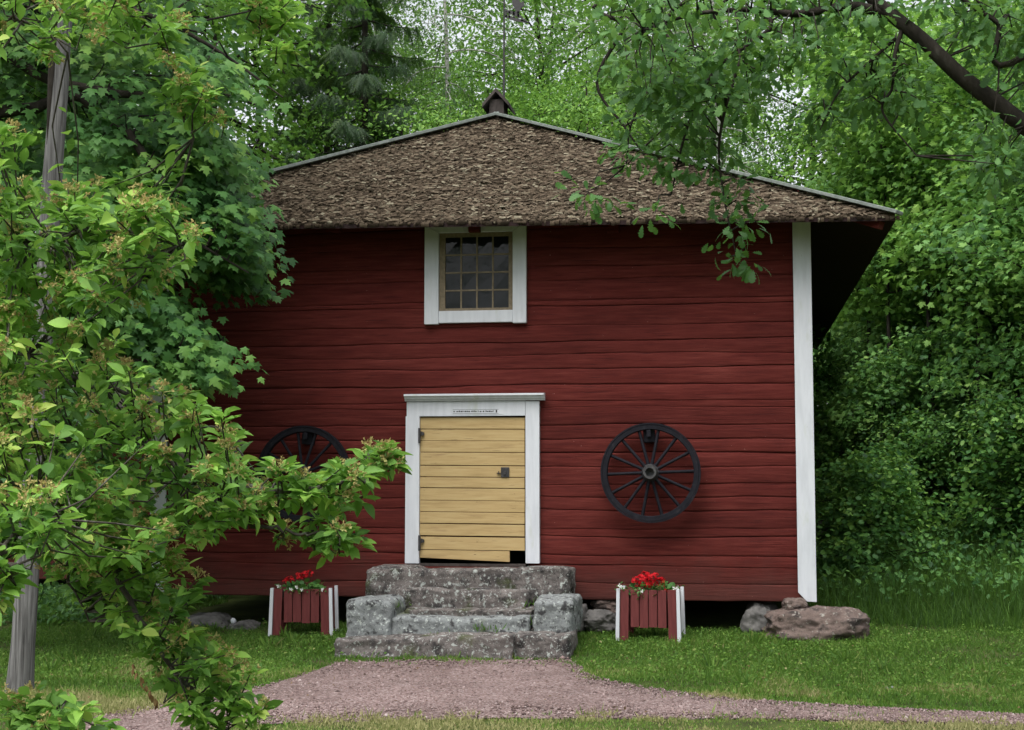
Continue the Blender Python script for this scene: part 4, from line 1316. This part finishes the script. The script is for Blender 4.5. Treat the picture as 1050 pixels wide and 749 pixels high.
# ---- big maple at the left, its boughs hanging in front of the barn
def big_maple():
    r = np.random.default_rng(5)
    t = empty('overhanging_maple', (-8.2, -2.6, 0), 'large maple with lobed dark leaves hanging over the left of barn', 'maple')
    tb = Tubes()
    tr = np.array([-8.2, -2.6, 0])
    tb.add(smooth_path([tr + [0, 0, -.1], tr + [.1, 0, 2], tr + [0.05, .1, 4.5], tr + [.3, 0, 8], tr + [.5, .2, 11]], 16), np.linspace(.27, .05, 16), 12)
    link('trunk', tb.mesh('trunk'), M['bark'], t)
    limbs_px = [
        [(-60, 70), (60, 86), (140, 98), (215, 95), (270, 110)],
        [(-60, 150), (40, 110), (75, 100), (130, 135), (165, 165), (205, 200), (235, 235)],
        [(130, 135), (150, 165), (157, 200), (190, 240), (255, 280)],
        [(-40, 330), (60, 290), (130, 300), (200, 340), (240, 370)],
        [(-60, 20), (60, -10), (150, 15), (220, 50), (290, 100)],
        [(-60, 230), (50, 200), (120, 210), (200, 270)],
        [(-60, 420), (40, 380), (140, 370), (215, 385)],
    ]
    paths, tb = [], Tubes()
    for i, L in enumerate(limbs_px):
        n = len(L)
        p = [tr + [0.05, 0.05, 2.0 + 0.45 * i]] if i != 2 else []
        p += [at(x, y, -2.6 + 0.9 * k / n * (1 if i % 2 else .3) + 0.15 * nz(i, k)) for k, (x, y) in enumerate(L)]
        sp = smooth_path(p, 26)
        paths.append(sp)
        tb.add(sp, np.linspace(.075 if i < 2 else .05, .008, 26), 6)
    regions = [   # polygon in the picture, number of clumps, depth range
        ([(-40, -20), (175, -20), (210, 40), (250, 80), (268, 118), (240, 160), (200, 185), (100, 190), (-40, 190)], 140, (-2.9, 1.0)),
        ([(160, 120), (232, 140), (240, 195), (248, 235), (232, 250), (208, 245), (185, 220)], 85, (-2.4, -0.9)),
        ([(212, 240), (254, 232), (256, 285), (244, 288), (228, 265)], 22, (-2.2, -0.9)),
        ([(100, 270), (158, 275), (172, 310), (206, 345), (224, 358), (214, 388), (188, 378), (130, 380), (90, 330)], 85, (-2.6, -0.9)),
        ([(-40, 180), (150, 190), (195, 240), (150, 330), (60, 420), (-40, 430)], 100, (-3.0, -0.9)),
        ([(-40, 400), (90, 400), (150, 500), (100, 560), (-40, 520)], 60, (-2.8, -1.0)),
    ]
    C = []
    for poly, n, (a, b) in regions:
        for q in poly_pts(poly, n, r):
            C.append(at(q[0], q[1], r.uniform(a, b)))
    for _ in range(260):        # the high crown above
        C.append(np.array([r.uniform(-12.5, -4.6), r.uniform(-6.0, 2.0), r.uniform(6.6, 10.5)]))
    C = np.array(C)
    for c in C:
        s = nearest_on(paths, c)
        m = (s + c) / 2 + np.array([0, 0, .12]) + r.normal(0, .05, 3)
        tb.add([s, m, c], [.012, .008, .004], 4)
    link('branches', tb.mesh('branches'), M['bark'], t)
    # drooping sheets of overlapping leaves
    per = 46
    idx = np.repeat(np.arange(len(C)), per)
    n = len(idx)
    off = r.normal(0, 1, (n, 3)) * np.array([.17, .17, .085])
    off[:, 2] -= 0.5 * np.abs(off[:, 0])
    pos = C[idx] + off
    cx = np.array([-6.6, -0.6, 4.6])
    outw = unit((pos - cx) * np.array([1, 1, .0]) + np.array([.3, -.6, 0]))
    axis = outw * 0.55 + r.normal(0, .32, (n, 3)) + np.array([0, 0, -.75])
    nr = outw * 0.75 + r.normal(0, .3, (n, 3)) + np.array([0, 0, .8])
    tint = r.normal(.46, .24, len(C))[idx] + r.normal(0, .15, n)
    link('crown', scatter('crown', 'palmate', pos, axis, nr, r.uniform(.07, .125, n), tint), M['maple'], t)
big_maple()

# ---- oak at the right, one thick limb crossing the top of the picture
def oak():
    r = np.random.default_rng(9)
    Y0 = -5.0
    t = empty('overhanging_oak', (5.4, -5.2, 0), 'oak with thick dark limb and lobed leaves hanging over the right of barn', 'oak')
    tr = np.array([5.4, -5.2, 0])
    tb = Tubes()
    tb.add(smooth_path([tr + [0, 0, -.1], tr + [-.05, 0, 1.2], tr + [0, .1, 2.6], tr + [.3, 0, 6], tr + [.4, .3, 9]], 16), np.linspace(.36, .1, 16), 12)
    link('trunk', tb.mesh('trunk'), M['bark'], t)
    defs = [
        ([(1050, 128), (1018, 103), (985, 78), (945, 40), (905, 8), (872, -25)], .078, .042, Y0),
        ([(912, 14), (870, 6), (820, 14), (770, 10), (715, 14), (660, 30)], .042, .008, Y0),
        ([(925, 30), (918, 55), (915, 90), (905, 115), (940, 160)], .018, .005, Y0),
        ([(918, 40), (890, 65), (860, 95), (840, 135)], .014, .004, Y0 + .1),
        ([(845, -30), (790, 30), (735, 70), (705, 130), (688, 200)], .03, .006, Y0 + .5),
        ([(800, -30), (760, 60), (738, 140), (742, 200), (755, 262)], .02, .004, Y0 + .3),
        ([(680, -30), (640, 30), (612, 85), (640, 130), (668, 170)], .024, .005, Y0 + .8),
        ([(760, -30), (690, 60), (650, 120), (642, 170)], .02, .005, Y0 + .6),
        ([(1080, 40), (1020, 20), (960, -20)], .03, .012, Y0 - .3),
    ]
    paths, tb = [], Tubes()
    for i, (L, ra, rb, Y) in enumerate(defs):
        p = [at(x, y, Y + .12 * nz(i * 3, k * 2)) for k, (x, y) in enumerate(L)]
        if i == 0:
            p = [tr + [0, .05, 1.9], at(1330, 262, Y0 - .1), at(1180, 200, Y0), at(1110, 168, Y0)] + p
        elif i in (4, 5, 6, 7, 8):
            p = [tr + [.1, 0, 5.5 + .2 * i]] + p
        sp = smooth_path(p, 26)
        paths.append(sp)
        tb.add(sp, np.linspace(ra, rb, 26), 9 if i == 0 else 5)
    regions = [
        ([(590, -20), (830, -20), (835, 50), (800, 100), (765, 125), (720, 130), (690, 120), (645, 90), (610, 60)], 84, 1.0),
        ([(640, 80), (735, 80), (745, 150), (735, 175), (650, 160)], 16, .7),
        ([(665, 140), (735, 140), (745, 180), (705, 195), (690, 228), (672, 225), (662, 185)], 7, .4), ([(628, 140), (660, 150), (655, 180), (635, 170)], 3, .4),
        ([(735, 180), (760, 185), (762, 215), (742, 215)], 3, .3),
        ([(735, 225), (768, 222), (766, 238), (740, 240)], 2, .2),
        ([(740, 255), (775, 258), (768, 276), (745, 282)], 2, .15),
        ([(590, 190), (612, 190), (608, 205), (592, 200)], 2, .3),
        ([(800, -20), (900, -20), (900, 15), (860, 40), (810, 60)], 26, .8),
        ([(900, 40), (955, 75), (935, 130), (880, 130), (870, 85)], 22, .6),
        ([(930, -20), (1080, -20), (1080, 70), (1010, 70)], 44, .8),
        ([(990, 120), (1080, 140), (1080, 200), (1000, 180)], 18, .8),
        ([(840, 60), (870, 60), (850, 140), (820, 140)], 10, .5),
    ]
    C = []
    for poly, n, dv in regions:
        for q in poly_pts(poly, n, r):
            C.append(at(q[0], q[1], Y0 + .3 + r.uniform(-dv, dv)))
    for _ in range(230):        # the high crown above
        C.append(np.array([r.uniform(0.8, 9), r.uniform(-9.5, -2), r.uniform(5.8, 9.5)]))
    C = np.array(C)
    for c in C:
        s = nearest_on(paths, c)
        m = (s + c) / 2 + r.normal(0, .04, 3) + np.array([0, 0, .05])
        tb.add([s, m, c], [.008, .005, .003], 4)
    link('branches', tb.mesh('branches'), M['bark'], t)
    per = 21
    idx = np.repeat(np.arange(len(C)), per)
    n = len(idx)
    pos = C[idx] + r.normal(0, 1, (n, 3)) * np.array([.075, .075, .055])
    outw = unit(pos - C[idx])
    axis = outw * .8 + r.normal(0, .4, (n, 3)) + np.array([-.1, 0, -.35])
    nr = r.normal(0, .4, (n, 3)) + np.array([0, -.35, .9])
    tint = r.normal(.42, .18, len(C))[idx] + r.normal(0, .14, n)
    link('crown', scatter('crown', 'lobed', pos, axis, nr, r.uniform(.06, .105, n), tint, np.full(n, 1.15)), M['oak'], t)
oak()

# ---- apple tree close to the camera at the left
def apple():
    r = np.random.default_rng(3)
    tr = np.array([-4.3, -11.4, 0])
    t = empty('apple_tree', tr, 'crab apple with bright lime leaves and withered blossoms filling the left foreground', 'apple tree')
    tb = Tubes()
    tb.add(smooth_path([tr + [0, 0, -.1], tr + [.06, 0, .6], tr + [.02, .05, 1.3], tr + [.2, .1, 2.2], tr + [.25, .2, 3.4]], 14), np.linspace(.11, .03, 14), 12)
    link('trunk', tb.mesh('trunk'), M['bark_apple'], t)
    defs = [   # picture polyline, near radius, distance (world Y)
        ([(-60, 470), (60, 450), (150, 455), (235, 495), (300, 505), (345, 492), (395, 478)], .020, -10.9),
        ([(150, 455), (230, 520), (290, 545), (345, 545)], .009, -10.9),
        ([(-60, 260), (40, 245), (120, 235), (190, 255)], .014, -11.0),
        ([(-60, 520), (40, 510), (95, 545), (130, 610), (165, 665), (200, 712), (250, 770)], .016, -11.0),
        ([(-60, 600), (-10, 575), (20, 545), (40, 530)], .010, -11.7),
        ([(-60, 790), (0, 765), (50, 735), (90, 725)], .008, -11.6),
        ([(40, -60), (120, -10), (165, 45), (183, 90), (200, 140)], .010, -10.8),
        ([(200, -80), (240, -20), (270, 40), (292, 75)], .008, -10.8),
        ([(-60, 360), (40, 380), (110, 400), (190, 425), (240, 450)], .013, -10.7),
        ([(-60, 420), (10, 480), (60, 560), (90, 640)], .012, -10.4),
        ([(-60, 30), (20, 20), (70, 50)], .010, -10.8),
        ([(230, -90), (280, -40), (300, -5)], .006, -11.3),
    ]
    paths, tb = [], Tubes()
    for i, (L, ra, Y) in enumerate(defs):
        p = [at(x, y, Y + .10 * nz(i * 3.3, k * 1.7) + .03 * k) for k, (x, y) in enumerate(L)]
        if i != 1:
            p = [tr + [.1, .05, min(3.2, max(.9, p[0][2] - .3))]] + p
        sp = smooth_path(p, 30)
        sp[3:] += r.normal(0, .006, (27, 3))
        paths.append(sp)
        tb.add(sp, np.linspace(ra, .003, 30), 7)
    regions = [   # polygon, number of spurs, world Y centre, depth half-range
        ([(-30, 340), (120, 345), (190, 400), (250, 440), (255, 520), (200, 560), (60, 590), (-30, 540)], 270, -10.8, .55),
        ([(-30, 190), (120, 185), (180, 215), (212, 250), (170, 285), (100, 340), (-30, 350)], 165, -10.9, .45),
        ([(240, 470), (330, 484), (395, 466), (412, 474), (370, 500), (355, 560), (300, 565), (240, 530)], 46, -10.7, .22),
        ([(365, 458), (402, 462), (404, 478), (368, 492)], 9, -10.7, .12),
        ([(330, 540), (392, 552), (380, 566), (330, 570)], 4, -10.7, .1),
        ([(60, 500), (190, 540), (215, 600), (170, 660), (120, 640), (70, 590)], 95, -10.6, .45),
        ([(130, 640), (180, 640), (270, 690), (265, 749), (200, 749), (170, 700)], 46, -10.8, .2),
        ([(-30, 500), (50, 500), (60, 560), (10, 620), (-30, 640)], 22, -11.7, .12),
        ([(-30, 720), (60, 705), (110, 735), (100, 770), (-30, 770)], 15, -11.6, .12),
        ([(-30, -30), (190, -30), (170, 30), (60, 60), (-30, 50)], 40, -10.8, .35),
        ([(120, 20), (190, 20), (230, 120), (215, 150), (175, 120)], 18, -10.8, .15),
        ([(225, -30), (305, -30), (312, 60), (295, 85), (260, 50)], 20, -10.8, .15),
        ([(-30, 80), (18, 90), (20, 180), (-30, 200)], 9, -11.2, .2),
    ]
    P, A, Nn, S, T = [], [], [], [], []
    BP, BA, BN = [], [], []
    for ri, (poly, n, Y, dv) in enumerate(regions):
        for q in poly_pts(poly, n, r):
            c = at(q[0], q[1], Y + r.uniform(-dv, dv))
            s = nearest_on(paths, c)
            v = unit(c - s + np.array([.02, 0, .03]))
            m = (s + c) / 2 + r.normal(0, .02, 3) + np.array([0, 0, -.02])
            tb.add([s, m, c], [.0034, .0026, .0018], 5)
            mu = r.normal(.50, .17)
            k = r.integers(10, 20)
            for j in range(k):
                az = j * 2.4 + r.uniform(-.4, .4)
                a = np.array([math.cos(az), math.sin(az), r.uniform(-.55, .65)]) + v * .6
                P.append(c - v * r.uniform(0, .06) + unit(a) * .018)
                A.append(a)
                Nn.append(np.array([r.normal(0, .45), r.normal(-.15, .45), 1.0]))
                S.append(.022 + .054 * r.beta(1.3, 2.4))
                T.append(mu + r.normal(0, .22))
            for j in range(r.integers(2, 6)):      # leaves along the twig
                w = s + (c - s) * r.uniform(.3, .9)
                P.append(w)
                A.append(r.normal(0, 1, 3) + np.array([0, 0, -.1]))
                Nn.append(r.normal(0, .4, 3) + np.array([0, 0, 1]))
                S.append(r.uniform(.035, .065))
                T.append(mu + r.normal(0, .17))
            if r.random() < .5:                   # withered blossom umbels
                for j in range(r.integers(12, 28)):
                    a = unit(r.normal(0, 1, 3) + v * .8 + np.array([0, 0, .3]))
                    BP.append(c + unit(a) * .004)
                    BA.append(a)
                    BN.append(r.normal(0, 1, 3))
    link('branches', tb.mesh('branches'), M['bark_apple'], t)
    P, A, Nn = map(np.array, (P, A, Nn))
    link('crown', scatter('crown', 'ovate', P, A, Nn, np.array(S), np.array(T), r.uniform(.85, 1.25, len(P))), M['apple'], t)
    # each faded flower: a thin stalk with a small shrivelled head
    BP, BA, BN = map(np.array, (BP, BA, BN))
    n = len(BP)
    L = r.uniform(.018, .034, n)
    tint = r.uniform(0, 1, n)
    a = unit(BA)
    st = scatter('faded_blossom', 'blade', BP, BA, BN, L, tint * .3 + .7, np.full(n, .55))
    link('blossom_stalks', st, M['withered'], t)
    hp = np.repeat(BP + a * L[:, None] * .9, 4, 0)
    link('faded_blossoms', scatter('faded_blossoms', 'hex', hp, np.repeat(a, 4, 0) * .6 + r.normal(0, .7, (4 * n, 3)), r.normal(0, 1, (4 * n, 3)), r.uniform(.007, .013, 4 * n), np.repeat(tint, 4) * .8, np.full(4 * n, .8)), M['withered'], t)
    # a hanging bunch of dead leaves
    pts = np.array([at(133 + 3.2 * i + r.normal(0, 2), 681 + 4.4 * i, -10.9 + r.normal(0, .02)) for i in range(10)])
    pts = np.repeat(pts, 2, 0)
    link('dead_leaves', scatter('dead_leaves', 'ovate', pts, r.normal(0, .35, (20, 3)) + np.array([.15, 0, -1]), r.normal(0, .6, (20, 3)) + np.array([0, -1, 0]), r.uniform(.016, .030, 20), r.uniform(0, 1, 20), np.full(20, .8)), M['dead_leaf'], t)
apple()

# ------------------------------------------------------------------ grass
def patch(x, y, f, s):
    return np.array([nz(a * f + s, b * f - s) for a, b in zip(x, y)])

def build_grass():
    r = np.random.default_rng(44)
    # lawn
    n = 330000
    x = r.uniform(-7.6, 4.6, n)
    y = r.uniform(-4.6, 2.2, n) - 0.0
    front = 60000
    x = np.concatenate([x, r.uniform(-5.2, 2.6, front)])
    y = np.concatenate([y, r.uniform(-6.6, -4.3, front)])
    e = 60000     # ragged fringe on the path edge
    xe = r.uniform(-6, 3, e)
    ye = np.where(r.random(e) < .6, y_far(xe) + r.normal(0.0, .19, e), y_near(xe) + r.normal(0, .08, e))
    ok = np.array([nz(a * 4.5, b * 4.5, 7) + .6 * nz(a * 14, b * 14, 3) for a, b in zip(xe, ye)]) > .10
    xe, ye = xe[ok], ye[ok]
    key = patch(np.round(x * 5) / 5, np.round(y * 5) / 5, 1.1, 3) if False else None
    keep = ~in_path(x, y, -0.01)
    keep &= ~((x > -3.55) & (x < -1.6) & (y > -1.6) & (y < 0))
    keep &= ~((y > 0.25) & (x > BX0 + .1) & (x < BX1 - .05))
    x, y = np.concatenate([x[keep], xe]), np.concatenate([y[keep], ye])
    n = len(x)
    # patch noise on a coarse lattice, bilinear lookup by rounding
    gx, gy = np.arange(-8, 5.2, .1), np.arange(-7, 2.6, .1)
    g1 = np.array([[nz(a * .7 + 3, b * .9) + .5 * nz(a * 2.3, b * 2.6 + 8) for a in gx] for b in gy])
    ii = np.clip(((y + 7) / .1).astype(int), 0, len(gy) - 1)
    jj = np.clip(((x + 8) / .1).astype(int), 0, len(gx) - 1)
    pn = g1[ii, jj]
    thin = r.random(n) < np.clip(.85 + 1.1 * (pn + .15), .25, 1)
    x, y, pn = x[thin], y[thin], pn[thin]
    n = len(x)
    front_d = y < y_near(x) + .1
    z = gz(x, y) - .004
    h = r.uniform(.022, .062, n) * (1 + .6 * pn) * np.where(r.random(n) < .04, 1.7, 1)
    h[front_d] *= .62
    edge_d = np.abs(y - y_far(x)) < .35
    h[edge_d] *= .7
    axis = np.stack([r.normal(0, .45, n), r.normal(0, .45, n), np.ones(n)], -1)
    nr = np.stack([r.normal(0, 1, n), r.normal(0, 1, n), np.full(n, .2)], -1)
    dry = np.clip((-1.7 - y) / 2.0, 0, 1) * (.20 + .9 * np.clip(pn + .05, -.2, .6))
    tint = .47 + .22 * r.normal(0, 1, n) * .8 + .20 * pn + dry + .30 * front_d
    wide = np.where(r.random(n) < .2, 2.2, 1.1) * .055 / np.maximum(h, .02) * .9
    me = scatter('lawn_grass', 'blade', np.stack([x, y, z], -1), axis, nr, h, tint, wide)
    tag(link('lawn_grass', me, M['grass']), 'short green grass of the lawn in front of the barn', 'grass', None, 'stuff')
    # clover and broad weeds in the lawn
    n = 42000
    x = r.uniform(-7.2, 4.4, n)
    y = r.uniform(-3.9, 0.6, n)
    jj = np.clip(((x + 8) / .1).astype(int), 0, len(gx) - 1)
    ii = np.clip(((y + 7) / .1).astype(int), 0, len(gy) - 1)
    pn = g1[ii, jj]
    keep = ~in_path(x, y, -.06) & ~((x > -3.6) & (x < -1.55) & (y > -1.7) & (y < 0)) & ~((y > .2) & (x > BX0) & (x < BX1)) & (r.random(n) < .55 + pn) & (r.random(n) < np.clip((y - y_far(x)) / 1.2, .12, 1))
    x, y = x[keep], y[keep]
    n = len(x)
    pos = np.stack([x, y, gz(x, y) + r.uniform(.01, .055, n)], -1)
    me = scatter('clover', 'round', pos, np.stack([r.normal(0, 1, n), r.normal(-.3, 1, n), r.normal(.1, .3, n)], -1), np.stack([r.normal(0, .4, n), r.normal(-.25, .4, n), np.ones(n)], -1), r.uniform(.012, .03, n), r.normal(.50, .17, n))
    tag(link('clover', me, M['grass']), 'clover leaves spread through the lawn', 'clover', None, 'stuff')
    # taller weed tufts dotted over the lawn
    P, A, S = [], [], []
    for _ in range(70):
        a, b = r.uniform(-6.5, 4), r.uniform(-3.4, .1)
        if in_path(a, b, -.15) or (-3.7 < a < -1.45 and b > -2) or (b > -.1 and BX0 < a < BX1):
            continue
        for _ in range(r.integers(8, 30)):
            d = r.normal(0, 1, 2)
            x_, y_ = a + d[0] * .025, b + d[1] * .025
            P.append((x_, y_, float(gz(x_, y_)) - .003))
            A.append((d[0] * .45, d[1] * .45, 1))
            S.append(r.uniform(.06, .15))
    P, A, S = map(np.array, (P, A, S))
    me = scatter('weed_tufts', 'blade', P, A, r.normal(0, 1, (len(P), 3)), S, r.normal(.45, .2, len(P)), r.uniform(.7, 1.5, len(P)))
    tag(link('weed_tufts', me, M['grass']), 'taller weed tufts dotted over the mown lawn', 'weeds', None, 'stuff')
    # fallen leaves and twig bits
    n = 1100
    x, y = r.uniform(-6, 3.4, n), r.uniform(-5.6, -.1, n)
    ok = ~((x > -3.7) & (x < -1.5) & (y > -1.9))
    x, y = x[ok], y[ok]
    n = len(x)
    me = scatter('leaf_litter', 'hex', np.stack([x, y, gz(x, y) + np.where(in_path(x, y), .024, .045)], -1), np.stack([r.normal(0, 1, n), r.normal(0, 1, n), r.normal(0, .15, n)], -1), np.stack([r.normal(0, .3, n), r.normal(0, .3, n), np.ones(n)], -1), r.uniform(.012, .032, n), r.uniform(-.6, .7, n))
    tag(link('leaf_litter', me, M['litter']), 'brown bits of fallen leaves on path and lawn', 'leaves', None, 'stuff')
    # tall grass behind the boulder and towards the thicket
    n = 46000
    x = r.uniform(.75, 9.5, n)
    y = .15 + 13 * r.beta(1.0, 2.2, n)
    keep = (y > .9 - .28 * (x - .7)) & (x < 2.2 + .6 * y + 4)
    x, y = x[keep], y[keep]
    n = len(x)
    h = r.uniform(.14, .50, n) * np.clip(.35 + .35 * (y - .2), .35, 1.0)
    pos = np.stack([x, y, gz(x, y) - .01], -1)
    me = scatter('tall_grass', 'blade', pos, np.stack([r.normal(0, .28, n), r.normal(0, .28, n), np.ones(n)], -1), r.normal(0, 1, (n, 3)), h, r.normal(.12, .2, n), .085 / h)  # low mean tint: canopy shade on the bank put into the blade colour
    tag(link('tall_grass', me, M['grass']), 'tall grass with shade put into its tint beside the boulder and thicket', 'grass', None, 'stuff')
    # low herbs round the right thicket and under the left tree
    n = 14000
    x = np.concatenate([r.uniform(.9, 9, n), r.uniform(-9.5, -6.3, n // 3)])
    y = np.concatenate([r.uniform(1.6, 12, n), r.uniform(-.2, 3, n // 3)])
    n = len(x)
    pos = np.stack([x, y, gz(x, y) + r.uniform(.03, .45, n) * np.where(x < 0, .3, 1)], -1)
    me = scatter('undergrowth', 'hex', pos, r.normal(0, 1, (n, 3)), r.normal(0, .5, (n, 3)) + [0, -.2, 1], r.uniform(.05, .11, n), r.normal(.26, .18, n))  # leaf tint lowered too, carrying the shade at the thicket's foot
    tag(link('undergrowth', me, M['thicket']), 'leafy undergrowth at the foot of the thicket', 'undergrowth', None, 'stuff')
    # moss and weeds growing in the joints of the steps
    spots = [((404, 622), -1.2, 20), ((500, 646), -1.42, 34), ((540, 640), -1.3, 26), ((455, 655), -1.5, 30), ((360, 676), -1.8, 22), ((520, 678), -1.72, 26), ((470, 676), -1.8, 14), ((548, 620), -1.1, 12)]
    P = []
    for (px, py), Y, k in spots:
        for _ in range(k):
            P.append(at(px + r.normal(0, 9), py + r.normal(0, 1.6), Y + r.normal(0, .03)))
    P = np.array(P)
    n = len(P)
    me = scatter('step_weeds', 'blade', P, r.normal(0, .5, (n, 3)) + [0, -.3, 1], r.normal(0, 1, (n, 3)), r.uniform(.03, .09, n), r.normal(.45, .2, n), np.full(n, 1.4))
    tag(link('step_weeds', me, M['grass']), 'small weeds sprouting in the joints of the steps', 'weeds', None, 'stuff')
build_grass()

# ------------------------------------------------------------------ render settings
scene.view_settings.view_transform = 'Standard'
scene.view_settings.look = 'None'
scene.view_settings.exposure = 0.6
scene.view_settings.gamma = 1.0
cy = scene.cycles
cy.max_bounces = 6
cy.diffuse_bounces = 4
cy.glossy_bounces = 2
cy.transmission_bounces = 3
cy.caustics_reflective = False
cy.caustics_refractive = False
cy.use_denoising = True
cy.use_adaptive_sampling = True
cy.adaptive_threshold = 0.02
